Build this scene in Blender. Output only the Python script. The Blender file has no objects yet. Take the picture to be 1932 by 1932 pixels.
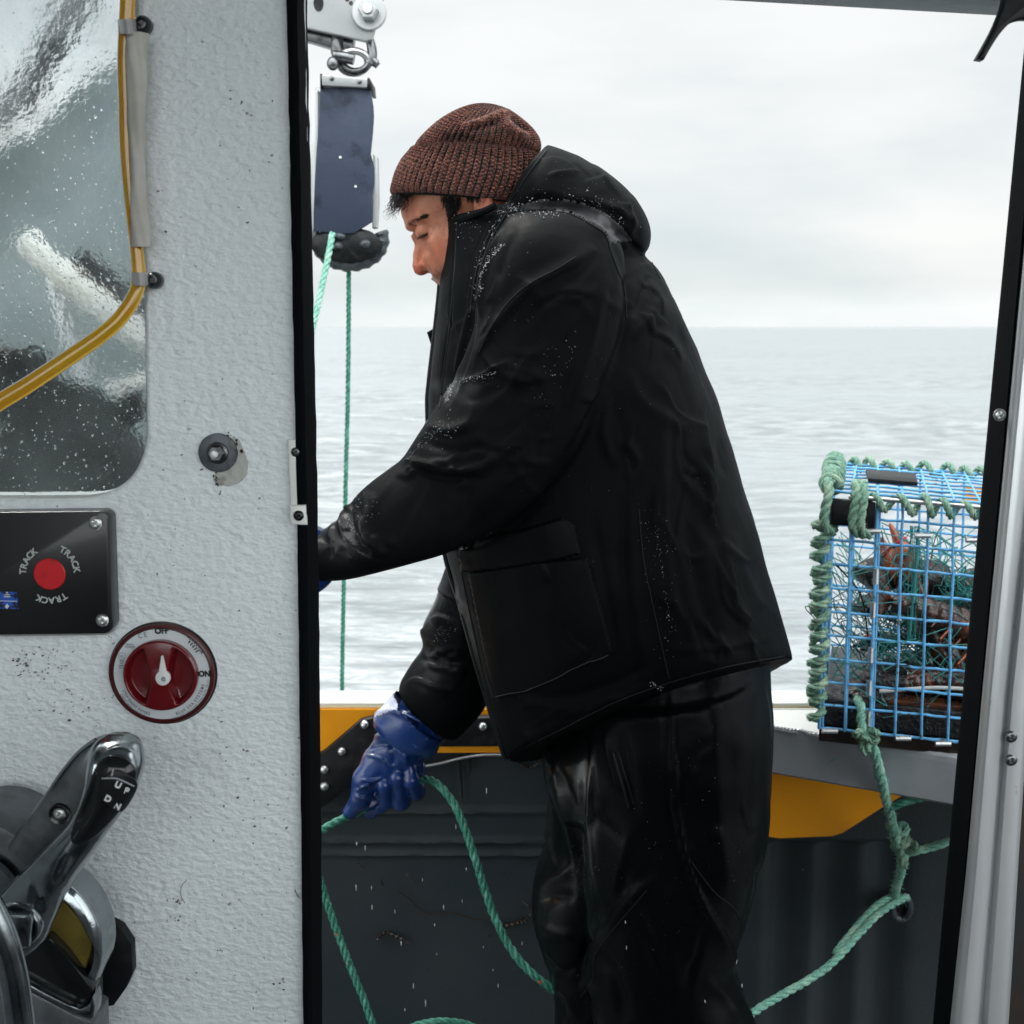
import bpy, math, random
import numpy as np
from math import sin, cos, radians, pi, atan, hypot
from mathutils import Vector, Matrix
from mathutils.bvhtree import BVHTree
random.seed(7); RNG = np.random.default_rng(7)
SC = bpy.context.scene; COL = SC.collection

# ---------------------------------------------------------------- camera, world, sun, exposure
FPX = 2332.0; CX = CY = 966.0; PITCH = atan(349/FPX); CAMZ = 1.36
cam_d = bpy.data.cameras.new('camera'); cam = bpy.data.objects.new('camera', cam_d); COL.objects.link(cam)
cam.location = (0, 0, CAMZ); cam.rotation_euler = (pi/2 - PITCH, 0, 0)
cam_d.sensor_width = 36; cam_d.lens = 36*FPX/1932; cam_d.clip_start = .05; cam_d.clip_end = 20000
cam_d.dof.use_dof = True; cam_d.dof.focus_distance = 1.28; cam_d.dof.aperture_fstop = 14.0
SC.camera = cam
SC.view_settings.view_transform = 'Standard'; SC.view_settings.look = 'None'
SC.view_settings.exposure = 0.12; SC.view_settings.gamma = 1.0
SC.cycles.max_bounces = 10; SC.cycles.transmission_bounces = 8; SC.cycles.caustics_reflective = False; SC.cycles.caustics_refractive = False

SUN_EL = radians(48); SUN_AZ = radians(-32)           # azimuth measured from +Y towards +X
W = bpy.data.worlds.new('World'); SC.world = W; W.use_nodes = True
nt = W.node_tree; nt.nodes.clear()
def wn(t, **k):
    n = nt.nodes.new(t)
    for a, b in k.items(): setattr(n, a, b)
    return n
out = wn('ShaderNodeOutputWorld'); bg = wn('ShaderNodeBackground'); bg.inputs[1].default_value = 0.1
sky = wn('ShaderNodeTexSky', sky_type='NISHITA'); sky.sun_disc = False; sky.sun_elevation = SUN_EL; sky.sun_rotation = SUN_AZ
tc = wn('ShaderNodeTexCoord'); mp = wn('ShaderNodeMapping'); mp.inputs['Scale'].default_value = (1.3, 1.3, 4.6)
nz = wn('ShaderNodeTexNoise'); nz.inputs['Scale'].default_value = 1.7; nz.inputs['Detail'].default_value = 5; nz.inputs['Roughness'].default_value = .5
rp = wn('ShaderNodeValToRGB'); rp.color_ramp.elements[0].position = .36; rp.color_ramp.elements[1].position = .62
rp.color_ramp.elements[0].color = (6.7, 7.35, 7.6, 1); rp.color_ramp.elements[1].color = (9.1, 9.2, 9.1, 1)
sx = wn('ShaderNodeSeparateXYZ'); mr = wn('ShaderNodeMapRange', interpolation_type='SMOOTHSTEP')
mr.inputs[1].default_value = .3; mr.inputs[2].default_value = .95; mr.inputs[3].default_value = 1.0; mr.inputs[4].default_value = 2.3
mul = wn('ShaderNodeVectorMath', operation='SCALE'); mx = wn('ShaderNodeMix', data_type='RGBA'); mx.inputs[0].default_value = .93
L = nt.links.new
L(tc.outputs['Generated'], mp.inputs[0]); L(mp.outputs[0], nz.inputs[0]); L(nz.outputs[0], rp.inputs[0])
L(tc.outputs['Generated'], sx.inputs[0]); L(sx.outputs[2], mr.inputs[0])
L(rp.outputs[0], mul.inputs[0])
# an overcast sky brighter overhead and behind the boat
mb_ = wn('ShaderNodeMapRange', interpolation_type='SMOOTHSTEP'); mb_.inputs[1].default_value = .25; mb_.inputs[2].default_value = -.7; mb_.inputs[3].default_value = 1.0; mb_.inputs[4].default_value = 3.7
mm_ = wn('ShaderNodeMath', operation='MULTIPLY'); L(sx.outputs[1], mb_.inputs[0]); L(mr.outputs[0], mm_.inputs[0]); L(mb_.outputs[0], mm_.inputs[1]); L(mm_.outputs[0], mul.inputs['Scale'])
hz_ = wn('ShaderNodeMapRange', interpolation_type='SMOOTHSTEP'); hz_.inputs[1].default_value = .035; hz_.inputs[2].default_value = .012; hz_.inputs[3].default_value = 1.0; hz_.inputs[4].default_value = 1.13
hm_ = wn('ShaderNodeMath', operation='MULTIPLY'); L(sx.outputs[2], hz_.inputs[0]); L(mm_.outputs[0], hm_.inputs[0]); L(hz_.outputs[0], hm_.inputs[1]); L(hm_.outputs[0], mul.inputs['Scale'])
L(sky.outputs[0], mx.inputs[6]); L(mul.outputs[0], mx.inputs[7]); L(mx.outputs[2], bg.inputs[0]); L(bg.outputs[0], out.inputs[0])

sd = bpy.data.lights.new('sun', 'SUN'); sd.energy = 1.5; sd.angle = radians(14); sd.color = (1, .96, .9)
sun = bpy.data.objects.new('sun', sd); COL.objects.link(sun)
sv = Vector((cos(SUN_EL)*sin(SUN_AZ), cos(SUN_EL)*cos(SUN_AZ), sin(SUN_EL)))
sun.rotation_euler = sv.to_track_quat('Z', 'Y').to_euler(); sun.location = sv*30

# ---------------------------------------------------------------- helpers
cp, sp = cos(PITCH), sin(PITCH)
def P(px, py, Y):
    """world point at depth Y seen at (px, py) of the 1932-pixel photograph"""
    dx = (px-CX)/FPX; dy = (CY-py)/FPX
    d = np.array((dx, cp+dy*sp, -sp+dy*cp)); return d*(Y/d[1]) + np.array((0, 0, CAMZ))
def PA(a, Y):
    a = np.asarray(a, float); Y = np.broadcast_to(Y, a.shape[:-1])
    dx = (a[..., 0]-CX)/FPX; dy = (CY-a[..., 1])/FPX; d1 = cp+dy*sp
    return np.stack([dx*Y/d1, Y*np.ones_like(dx), CAMZ+(-sp+dy*cp)*Y/d1], -1)
def proj(p):
    p = np.asarray(p, float); y = p[..., 1]; z = p[..., 2]-CAMZ
    dep = y*cp - z*sp; up = y*sp + z*cp
    return np.stack([CX+FPX*p[..., 0]/dep, CY-FPX*up/dep], -1)
def PZ(px, py, z):
    dx = (px-CX)/FPX; dy = (CY-py)/FPX
    d = np.array((dx, cp+dy*sp, -sp+dy*cp)); return d*((z-CAMZ)/d[2]) + np.array((0, 0, CAMZ))

ORG = {}
def thing(name, label, cat, loc, group=None):
    o = bpy.data.objects.new(name, None); COL.objects.link(o); o.location = tuple(loc); o.empty_display_size = .05
    o['label'] = label; o['category'] = cat
    if group: o['group'] = group
    ORG[o.name] = np.array(loc, float); return o
def mk(name, verts, faces, m, parent=None, smooth=True, label=None, cat=None, group=None, kind=None, org=None, sharp=42):
    verts = np.asarray(verts, float)
    if parent is not None: og = ORG[parent.name]
    elif org is not None: og = np.array(org, float)
    else:
        lo, hi = verts.min(0), verts.max(0); og = np.array([(lo[0]+hi[0])/2, (lo[1]+hi[1])/2, lo[2]])
        if kind == 'structure': og = np.zeros(3)
    me = bpy.data.meshes.new(name); me.from_pydata((verts-og).tolist(), [], [tuple(int(i) for i in f) for f in faces]); me.update()
    if len(verts) < 400000:
        import bmesh
        b_ = bmesh.new(); b_.from_mesh(me); bmesh.ops.recalc_face_normals(b_, faces=b_.faces)
        if smooth:
            for e_ in b_.edges: e_.smooth = not (len(e_.link_faces) == 2 and e_.calc_face_angle(0) > radians(sharp))
        b_.to_mesh(me); b_.free()
    if smooth: me.polygons.foreach_set('use_smooth', [True]*len(me.polygons))
    ms = m if isinstance(m, (list, tuple)) else [m]
    for q in ms: me.materials.append(q)
    o = bpy.data.objects.new(name, me); COL.objects.link(o)
    if parent is not None: o.parent = parent
    else: o.location = tuple(og)
    ORG[o.name] = og
    if label: o['label'] = label
    if cat: o['category'] = cat
    if group: o['group'] = group
    if kind: o['kind'] = kind
    return o
class MB:
    """collects shapes into one mesh"""
    def __init__(s): s.v = []; s.f = []; s.n = 0
    def add(s, v, f):
        v = np.asarray(v, float).reshape(-1, 3); s.v.append(v); s.f += [tuple(int(i)+s.n for i in q) for q in f]; s.n += len(v); return s
    def build(s, name, m, parent=None, **k): return mk(name, np.concatenate(s.v), s.f, m, parent, **k)
def box(lo, hi, bev=0.0):
    x0, y0, z0 = lo; x1, y1, z1 = hi
    if bev <= 0:
        v = [(x, y, z) for x in (x0, x1) for y in (y0, y1) for z in (z0, z1)]
        return v, [(0, 1, 3, 2), (4, 6, 7, 5), (0, 4, 5, 1), (2, 3, 7, 6), (0, 2, 6, 4), (1, 5, 7, 3)]
    out = [(x0+bev, z0), (x1-bev, z0), (x1, z0+bev), (x1, z1-bev), (x1-bev, z1), (x0+bev, z1), (x0, z1-bev), (x0, z0+bev)]
    return slab([(p[0], 0, p[1]) for p in out], (0, y0, 0), (0, y1, 0), bev)
def slab(outline, a, b, bev=0):
    """prism of a planar outline between offsets a and b, rims bevelled inwards"""
    o = np.asarray(outline, float); a = np.asarray(a, float); b = np.asarray(b, float); n = len(o); c = o.mean(0)
    d = (b-a); Ln = np.linalg.norm(d); u = d/Ln
    if bev > 0:
        nx = np.roll(o, -1, 0)-o; pv = o-np.roll(o, 1, 0)
        def nrm(q): q = np.cross(q, u); return q/(np.linalg.norm(q, axis=1, keepdims=True)+1e-12)
        nn = nrm(nx)+nrm(pv); nn /= (np.linalg.norm(nn, axis=1, keepdims=True)+1e-9)
        if ((o-c)*nn).sum() > 0: nn = -nn
        rings = [o+a+nn*bev, o+a+nn*bev*.3+u*bev*.3, o+a+u*bev, o+b-u*bev, o+b+nn*bev*.3-u*bev*.3, o+b+nn*bev]
    else: rings = [o+a, o+b]
    f = []
    for k in range(len(rings)-1):
        for i in range(n): j = (i+1) % n; f.append((k*n+i, k*n+j, (k+1)*n+j, (k+1)*n+i))
    f.append(tuple(range(n))[::-1]); f.append(tuple(range((len(rings)-1)*n, len(rings)*n)))
    return np.concatenate(rings), f
def catmull(a, n):
    a = np.asarray(a, float); m = len(a)
    if m < 3:
        t = np.linspace(0, 1, n)[:, None]; return a[0]*(1-t)+a[-1]*t
    t = np.linspace(0, m-1, n); i = np.clip(t.astype(int), 0, m-2); u = (t-i)[:, None]
    g = lambda k: a[np.clip(k, 0, m-1)]
    p0 = np.where((i == 0)[:, None], 2*a[0]-a[1], g(i-1)); p1 = g(i); p2 = g(i+1); p3 = np.where((i == m-2)[:, None], 2*a[-1]-a[-2], g(i+2))
    return .5*(2*p1+(p2-p0)*u+(2*p0-5*p1+4*p2-p3)*u*u+(3*p1-p0-3*p2+p3)*u**3)
def resample(p, n):
    p = np.asarray(p, float); s = np.r_[0, np.cumsum(np.linalg.norm(np.diff(p, axis=0), axis=1))]
    t = np.linspace(0, s[-1], n); return np.stack([np.interp(t, s, p[:, k]) for k in range(p.shape[1])], 1)
def frames(p):
    T = np.gradient(p, axis=0); T /= np.linalg.norm(T, axis=1, keepdims=True)+1e-12
    N = np.zeros_like(T); a = np.array((0, 0, 1.)) if abs(T[0, 2]) < .9 else np.array((1., 0, 0))
    n = a-T[0]*a.dot(T[0]); n /= np.linalg.norm(n)
    for i in range(len(p)):
        n = n-T[i]*n.dot(T[i]); n /= np.linalg.norm(n)+1e-12; N[i] = n
    return T, N, np.cross(T, N)
def tube(p, r, n=8, cap=True, prof=None):
    p = np.asarray(p, float); r = np.broadcast_to(r, len(p)); T, N, B = frames(p)
    th = np.arange(n)*2*pi/n; sc = np.ones(n) if prof is None else prof
    v = p[:, None]+r[:, None, None]*sc[None, :, None]*(N[:, None]*np.cos(th)[None, :, None]+B[:, None]*np.sin(th)[None, :, None])
    v = v.reshape(-1, 3); f = [(i*n+j, i*n+(j+1) % n, (i+1)*n+(j+1) % n, (i+1)*n+j) for i in range(len(p)-1) for j in range(n)]
    if cap: f += [tuple(range(n))[::-1], tuple(range((len(p)-1)*n, len(p)*n))]
    return v, f
def rope(p, R, lay=7.0, strands=3, n=7, per=12, phase=0.0, fuzz=0, amp=1.0):
    """laid rope: helical strands round the path, with loose fibres"""
    p = np.asarray(p, float); Ln = np.linalg.norm(np.diff(p, axis=0), axis=1).sum()
    k = max(8, int(Ln/(lay*R)*per)); p = resample(p, k); T, N, B = frames(p); s = np.linspace(0, Ln, k); m = MB()
    for q in range(strands):
        a = phase+q*2*pi/strands+2*pi*s/(lay*R)
        c = p+R*.5*(N*np.cos(a)[:, None]+B*np.sin(a)[:, None])
        m.add(*tube(c, R*.56*(1+.06*amp*np.sin(s/R*1.7+q*2)), n))
    for _ in range(fuzz):
        i = RNG.integers(0, k); a = RNG.uniform(0, 2*pi); o = N[i]*cos(a)+B[i]*sin(a)
        d = o+T[i]*RNG.uniform(-1, 1)+RNG.normal(0, .4, 3); d /= np.linalg.norm(d); l = R*RNG.uniform(.3, .9); w = R*.06
        b = p[i]+o*R*.9; sd_ = np.cross(d, T[i]); sd_ /= np.linalg.norm(sd_)+1e-9
        e = b+d*l*.6; g = e+(d+RNG.normal(0, .6, 3))*l*.4
        m.add([b-sd_*w, b+sd_*w, e+sd_*w*.8, g, e-sd_*w*.8], [(0, 1, 2, 4), (4, 2, 3)])
    return m
def lathe(prof, n=32, c=(0, 0, 0), axis='y', sx=1, sz=1):
    """prof: (radius, height) pairs, revolved about axis; y = towards +Y"""
    prof = np.asarray(prof, float); th = np.arange(n)*2*pi/n; k = len(prof)
    v = np.zeros((k, n, 3)); C_, S_ = np.cos(th), np.sin(th)
    if axis == 'y': v[..., 0] = prof[:, 0:1]*C_*sx; v[..., 2] = prof[:, 0:1]*S_*sz; v[..., 1] = prof[:, 1:2]
    elif axis == 'z': v[..., 0] = prof[:, 0:1]*C_; v[..., 1] = prof[:, 0:1]*S_; v[..., 2] = prof[:, 1:2]
    else: v[..., 1] = prof[:, 0:1]*C_; v[..., 2] = prof[:, 0:1]*S_; v[..., 0] = prof[:, 1:2]
    v = v.reshape(-1, 3)+np.asarray(c); f = [(i*n+j, i*n+(j+1) % n, (i+1)*n+(j+1) % n, (i+1)*n+j) for i in range(k-1) for j in range(n)]
    f += ([tuple(range(n))[::-1]] if prof[0, 0] < .003 else [])+[tuple(range((k-1)*n, k*n))]; return v, f
def ball(c, r, n=10, sq=(1, 1, 1)):
    k = max(4, n//2+1); ph = np.linspace(.001, pi-.001, k); pr = np.stack([np.sin(ph), np.cos(ph)], 1)
    v, f = lathe(pr, n, axis='z'); return v*np.asarray(sq)*r+np.asarray(c), f
def loft(rings, rows=80, n=48, cap=True, e=2.0, axis=(0, 1, 0)):
    """rings: (Ax,Ay,Bx,By,Y,d[,e]) silhouette points A and B at depth Y, half-width d"""
    R = np.array([list(r)+([e] if len(r) < 7 else []) for r in rings], float); R = catmull(R, rows)
    A = PA(R[:, 0:2], R[:, 4]); B = PA(R[:, 2:4], R[:, 4]); c = (A+B)/2; a = (A-B)/2; d = R[:, 5]; ex = 2/R[:, 6]
    th = np.arange(n)*2*pi/n; C_, S_ = np.cos(th), np.sin(th); ax = np.asarray(axis, float)
    ce = np.sign(C_)[None]*np.abs(C_)[None]**ex[:, None]; se = np.sign(S_)[None]*np.abs(S_)[None]**ex[:, None]
    v = c[:, None]+a[:, None]*ce[..., None]+(d[:, None]*se)[..., None]*ax
    f = [(i*n+j, i*n+(j+1) % n, (i+1)*n+(j+1) % n, (i+1)*n+j) for i in range(rows-1) for j in range(n)]
    if cap: f += [tuple(range(n))[::-1], tuple(range((rows-1)*n, rows*n))]
    return v.reshape(-1, 3), f
def prism(poly, Y, t, bev=0):
    """px polygon at depth Y, thickness t away from the camera"""
    o = PA(poly, Y); return slab(o, (0, 0, 0), (0, t, 0), bev)
def nets(f, lo, hi, h):
    """surface nets of the field f < 0"""
    g = [np.arange(lo[k], hi[k]+h, h) for k in range(3)]
    X, Y, Z = np.meshgrid(*g, indexing='ij'); V = f(X, Y, Z).astype(np.float32); I = V < 0; nx, ny, nz_ = V.shape
    cs = [(a, b, c) for a in (0, 1) for b in (0, 1) for c in (0, 1)]
    sh = lambda A, c: A[c[0]:nx-1+c[0], c[1]:ny-1+c[1], c[2]:nz_-1+c[2]]
    s = sum(sh(I, c).astype(np.int8) for c in cs); act = (s > 0) & (s < 8)
    ids = -np.ones(act.shape, int); ids[act] = np.arange(act.sum())
    base = np.argwhere(act).astype(float); acc = np.zeros((len(base), 3)); cnt = np.zeros(len(base))
    for c in cs:
        for k in range(3):
            if c[k] == 0:
                d = list(c); d[k] = 1; va = sh(V, c)[act]; vb = sh(V, tuple(d))[act]; m = (va < 0) != (vb < 0)
                t = np.where(m, va/(va-vb+1e-12), 0); q = np.array(c, float)[None].repeat(len(base), 0); q[:, k] += t
                acc[m] += q[m]; cnt[m] += 1
    v = (base+acc/cnt[:, None])*h+np.array([g[0][0], g[1][0], g[2][0]]); faces = []
    for k in range(3):
        a, b = [q for q in range(3) if q != k]
        sl0 = [slice(0, None)]*3; sl1 = [slice(0, None)]*3; sl0[k] = slice(0, -1); sl1[k] = slice(1, None)
        e = I[tuple(sl0)] != I[tuple(sl1)]; w = np.argwhere(e)
        w = w[(w[:, a] > 0) & (w[:, b] > 0) & (w[:, a] < V.shape[a]-1) & (w[:, b] < V.shape[b]-1)]
        s0 = I[tuple(w.T)]
        def cell(da, db): q = w.copy(); q[:, a] -= da; q[:, b] -= db; return ids[tuple(q.T)]
        Q = np.stack([cell(1, 1), cell(0, 1), cell(0, 0), cell(1, 0)], 1)
        flip = s0 ^ (k == 1); Q[~flip] = Q[~flip][:, ::-1]; faces.append(Q)
    F_ = np.concatenate(faces); F_ = F_[(F_ >= 0).all(1)]; return v, F_
def smin(a, b, k): h = np.clip(.5+.5*(b-a)/k, 0, 1); return b*(1-h)+a*h-k*h*(1-h)
def smax(a, b, k): return -smin(-a, -b, k)
def s_sph(X, Y, Z, c, r, s=(1, 1, 1)):
    c = tuple(c)+(0,)*(3-len(c))
    q = np.sqrt(((X-c[0])/s[0])**2+((Y-c[1])/s[1])**2+((Z-c[2])/s[2])**2); return (q-r)*min(s)
def s_cap(X, Y, Z, a, b, ra, rb):
    a = np.array(a, float); b = np.array(b, float); d = b-a; t = np.clip(((X-a[0])*d[0]+(Y-a[1])*d[1]+(Z-a[2])*d[2])/d.dot(d), 0, 1)
    return np.sqrt((X-a[0]-t*d[0])**2+(Y-a[1]-t*d[1])**2+(Z-a[2]-t*d[2])**2)-(ra+(rb-ra)*t)
_H = np.random.default_rng(3).random((64, 64, 64))
def vnoise(p, s):
    q = np.asarray(p)*s; i = np.floor(q).astype(int); u = q-i; u = u*u*(3-2*u); r = 0
    for a in (0, 1):
        for b in (0, 1):
            for c in (0, 1):
                w = (u[..., 0] if a else 1-u[..., 0])*(u[..., 1] if b else 1-u[..., 1])*(u[..., 2] if c else 1-u[..., 2])
                r = r+w*_H[(i[..., 0]+a) % 64, (i[..., 1]+b) % 64, (i[..., 2]+c) % 64]
    return r*2-1
def evalmesh(parts, voxel, smooth=6):
    """joins closed solids into one skin by voxel remesh; returns verts, faces"""
    m = MB()
    for p in parts: m.add(*p)
    o = m.build('tmp', [], None); md = o.modifiers.new('r', 'REMESH'); md.mode = 'VOXEL'; md.voxel_size = voxel
    if smooth: s = o.modifiers.new('s', 'SMOOTH'); s.iterations = smooth; s.factor = .5
    dg = bpy.context.evaluated_depsgraph_get(); me = bpy.data.meshes.new_from_object(o.evaluated_get(dg))
    v = np.zeros(len(me.vertices)*3); me.vertices.foreach_get('co', v); v = v.reshape(-1, 3)+ORG[o.name]
    f = [tuple(q.vertices) for q in me.polygons]; ORG.pop(o.name, None); om = o.data; bpy.data.objects.remove(o); bpy.data.meshes.remove(om); bpy.data.meshes.remove(me)
    return v, f
def vnormals(v, f):
    F_ = np.array([q if len(q) == 4 else (q[0], q[1], q[2], q[2]) for q in f]); n = np.cross(v[F_[:, 2]]-v[F_[:, 0]], v[F_[:, 3]]-v[F_[:, 1]])
    N = np.zeros_like(v)
    for k in range(4): np.add.at(N, F_[:, k], n)
    return N/(np.linalg.norm(N, axis=1, keepdims=True)+1e-12)
def sculpt(v, f, strokes, scale, nmax=.55):
    """push the camera-side skin in and out along px strokes: (points, w_left, w_right, amp_px)"""
    N = vnormals(v, f); q = proj(v); face = np.clip((nmax-N[:, 1])/.3, 0, 1); D = np.zeros(len(v))
    for st in strokes:
        pts, wl, wr, amp = st[:4]; pts = catmull(np.array(pts, float), max(24, 8*len(pts))); pad = 3.2*max(wl, wr)
        lo = pts.min(0)-pad; hi = pts.max(0)+pad; m = np.where(((q > lo) & (q < hi)).all(1))[0]
        if len(m) == 0: continue
        qq = q[m]; best = np.full(len(m), 1e9); sg = np.zeros(len(m)); tt = np.zeros(len(m)); ns = len(pts)-1
        for k in range(ns):
            a, b = pts[k], pts[k+1]; d = b-a; l2 = d.dot(d)+1e-9; t = np.clip(((qq-a)@d)/l2, 0, 1); r = qq-a-t[:, None]*d
            dist = np.hypot(r[:, 0], r[:, 1]); c = d[0]*(qq[:, 1]-a[1])-d[1]*(qq[:, 0]-a[0]); u = dist < best
            best[u] = dist[u]; sg[u] = np.sign(c[u]); tt[u] = (k+t[u])/ns
        w = np.where(sg > 0, wr, wl); D[m] += amp*np.exp(-(best/w)**2)*np.clip(4*np.minimum(tt, 1-tt), 0, 1)**.7 if not (len(st) > 4) else amp*np.exp(-(best/w)**2)
    return v+N*(D*face*scale)[:, None]
def inpoly(q, poly):
    poly = np.asarray(poly, float); x, y = q[..., 0], q[..., 1]; r = np.zeros(x.shape, bool); n = len(poly); j = n-1
    for i in range(n):
        xi, yi = poly[i]; xj, yj = poly[j]; c = ((yi > y) != (yj > y)) & (x < (xj-xi)*(y-yi)/(yj-yi+1e-12)+xi); r ^= c; j = i
    return r
class Drape:
    def __init__(s, v, f): s.t = BVHTree.FromPolygons([tuple(p) for p in v], [tuple(int(i) for i in q) for q in f])
    def hit(s, px, py, off=0.0):
        o = Vector((0, 0, CAMZ)); d = (Vector(P(px, py, 1.0))-o).normalized(); h, n, i, dist = s.t.ray_cast(o, d)
        if h is None: return None, None
        if n.dot(d) > 0: n = -n
        return np.array(h)+np.array(n)*off, np.array(n)
    def line(s, pts, n=60, off=0.0, smooth=0):
        pts = resample(catmull(np.array(pts, float), 60), n); r = [s.hit(x, y, off)[0] for x, y in pts]; r = np.array([q for q in r if q is not None])
        for _ in range(smooth): r[1:-1] = (r[:-2]+r[1:-1]*2+r[2:])/4
        return r
    def patch(s, poly, step, off, rim=5.0, sm=2):
        """a panel lying on the surface, rising to off inside its outline"""
        poly = np.asarray(poly, float); lo = poly.min(0)-step; hi = poly.max(0)+step
        xs = np.arange(lo[0], hi[0], step); ys = np.arange(lo[1], hi[1], step); idx = {}; v = []; f = []
        dense = resample(np.vstack([poly, poly[:1]]), 600)
        G = np.stack(np.meshgrid(xs, ys, indexing='ij'), -1); ins = inpoly(G, poly)
        for i in range(len(xs)):
            for j in range(len(ys)):
                if not ins[i, j]: continue
                g = G[i, j]; dd = np.hypot(*(dense-g).T); k = dd.argmin(); d = dd[k]
                if d < step*.75: g = dense[k]; d = 0
                o = off*min(1, d/rim)**.5 if rim > 0 else off
                h, n = s.hit(g[0], g[1], 0)
                if h is None: continue
                vd = np.array((0, 0, CAMZ))-h; vd /= np.linalg.norm(vd)
                idx[(i, j)] = len(v); v.append(h+(n*.7+vd*.3)*o+vd*.0004)
        for (i, j) in idx:
            q = [(i, j), (i+1, j), (i+1, j+1), (i, j+1)]
            if all(k in idx for k in q): f.append(tuple(idx[k] for k in q))
        v = np.array(v)
        return v, f

# ---------------------------------------------------------------- materials
MATS = {}
def mat(name, col, rough=.5, metal=0.0, noise=None, bump=None, bump2=None, spots=None, rvar=None, coat=0, sheen=0, spec=None, trans=0, ior=1.45, stretch=None, ao=None, emit=None, spots2=None, sss=0, coat_r=.1):
    """noise=(scale, col2, lo, hi) spots=(scale, threshold, col, stretch) bump=(scale, strength, dist) rvar=(scale, rough2, lo, hi)"""
    m = bpy.data.materials.new(name); m.use_nodes = True; t = m.node_tree; b = t.nodes['Principled BSDF']; N_ = t.nodes.new; K = t.links.new
    b.inputs['Base Color'].default_value = (*col, 1); b.inputs['Roughness'].default_value = rough; b.inputs['Metallic'].default_value = metal
    b.inputs['Coat Weight'].default_value = coat; b.inputs['Coat Roughness'].default_value = coat_r; b.inputs['Sheen Weight'].default_value = sheen
    b.inputs['Transmission Weight'].default_value = trans; b.inputs['IOR'].default_value = ior
    if sss: b.inputs['Subsurface Weight'].default_value = sss; b.inputs['Subsurface Radius'].default_value = (.012, .004, .002); b.inputs['Subsurface Scale'].default_value = .5
    if spec is not None: b.inputs['Specular IOR Level'].default_value = spec
    if emit: b.inputs['Emission Color'].default_value = (*emit[0], 1); b.inputs['Emission Strength'].default_value = emit[1]
    tc = N_('ShaderNodeTexCoord'); mp = N_('ShaderNodeMapping'); K(tc.outputs['Object'], mp.inputs[0])
    if stretch: mp.inputs['Scale'].default_value = stretch
    def nz(s, det=4, vec=None, r=.55):
        n = N_('ShaderNodeTexNoise'); n.inputs['Scale'].default_value = s; n.inputs['Detail'].default_value = det; n.inputs['Roughness'].default_value = r
        K((vec or mp).outputs[0], n.inputs['Vector']); return n
    def rng(src, lo, hi, a=0., c=1.):
        r = N_('ShaderNodeMapRange'); r.inputs[1].default_value = lo; r.inputs[2].default_value = hi; r.inputs[3].default_value = a; r.inputs[4].default_value = c; K(src, r.inputs[0]); return r.outputs[0]
    cur = None
    def mixc(fac, c2):
        nonlocal cur
        x = N_('ShaderNodeMix'); x.data_type = 'RGBA'; K(fac, x.inputs[0])
        if cur is None: x.inputs[6].default_value = (*col, 1)
        else: K(cur, x.inputs[6])
        x.inputs[7].default_value = (*c2, 1); cur = x.outputs[2]
    for nn in ([noise] if noise and not isinstance(noise, list) else (noise or [])): mixc(rng(nz(nn[0]).outputs[0], nn[2], nn[3]), nn[1])
    for sp_ in (spots, spots2):
        if sp_:
            v = None
            if len(sp_) > 3: v = N_('ShaderNodeMapping'); v.inputs['Scale'].default_value = sp_[3]; K(tc.outputs['Object'], v.inputs[0])
            mixc(rng(nz(sp_[0], 3, v).outputs[0], sp_[1], sp_[1]+.03), sp_[2])
    if cur is not None: K(cur, b.inputs['Base Color'])
    if rvar: K(rng(nz(rvar[0]).outputs[0], rvar[2], rvar[3], rough, rvar[1]), b.inputs['Roughness'])
    prev = None
    for bb in (bump, bump2):
        if bb:
            u = N_('ShaderNodeBump'); u.inputs['Strength'].default_value = bb[1]; u.inputs['Distance'].default_value = bb[2]
            v = None
            if len(bb) > 3: v = N_('ShaderNodeMapping'); v.inputs['Scale'].default_value = bb[3]; K(tc.outputs['Object'], v.inputs[0])
            K(nz(bb[0], 4, v, .5).outputs[0], u.inputs['Height'])
            if prev: K(prev, u.inputs['Normal'])
            prev = u.outputs[0]
    if prev: K(prev, b.inputs['Normal'])
    MATS[name] = m; return m

FONT = None
def text_mesh(s, h, depth=.0004):
    """flat lettering as a mesh: returns verts (x right, y up) and faces, cap height h"""
    c = bpy.data.curves.new('t', 'FONT'); c.body = s; c.size = h/.7; c.extrude = depth/2; c.resolution_u = 3; c.offset = h*.012
    o = bpy.data.objects.new('t', c); COL.objects.link(o); dg = bpy.context.evaluated_depsgraph_get(); dg.update()
    me = bpy.data.meshes.new_from_object(o.evaluated_get(dg)); v = np.array([list(q.co) for q in me.vertices]).reshape(-1, 3); f = [tuple(q.vertices) for q in me.polygons]
    bpy.data.objects.remove(o); bpy.data.curves.remove(c); bpy.data.meshes.remove(me); return v, f
def put_text(m, s, px, py, Y, hpx, ang=0.0, depth=.0004, bold=0, xs=1.0):
    """text centred at px,py on a plane facing the camera side, hpx cap height, ang degrees counter-clockwise"""
    sc = Y/FPX*1.02; h = hpx*sc; v, f = text_mesh(s, h, depth)
    if len(v) == 0: return
    v[:, 0] -= (v[:, 0].min()+v[:, 0].max())/2; v[:, 1] -= h/2; v[:, 0] *= xs
    for dx, dy in ([(0, 0)] if not bold else [(0, 0), (bold, 0), (0, bold), (bold, bold)]):
        a = radians(ang); X = v[:, 0]+dx*sc; Z = v[:, 1]+dy*sc; c = P(px, py, Y)
        m.add(np.stack([c[0]+X*cos(a)-Z*sin(a), c[1]-v[:, 2]-(dx+dy)*1e-5, c[2]+X*sin(a)+Z*cos(a)], 1), f)
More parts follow.
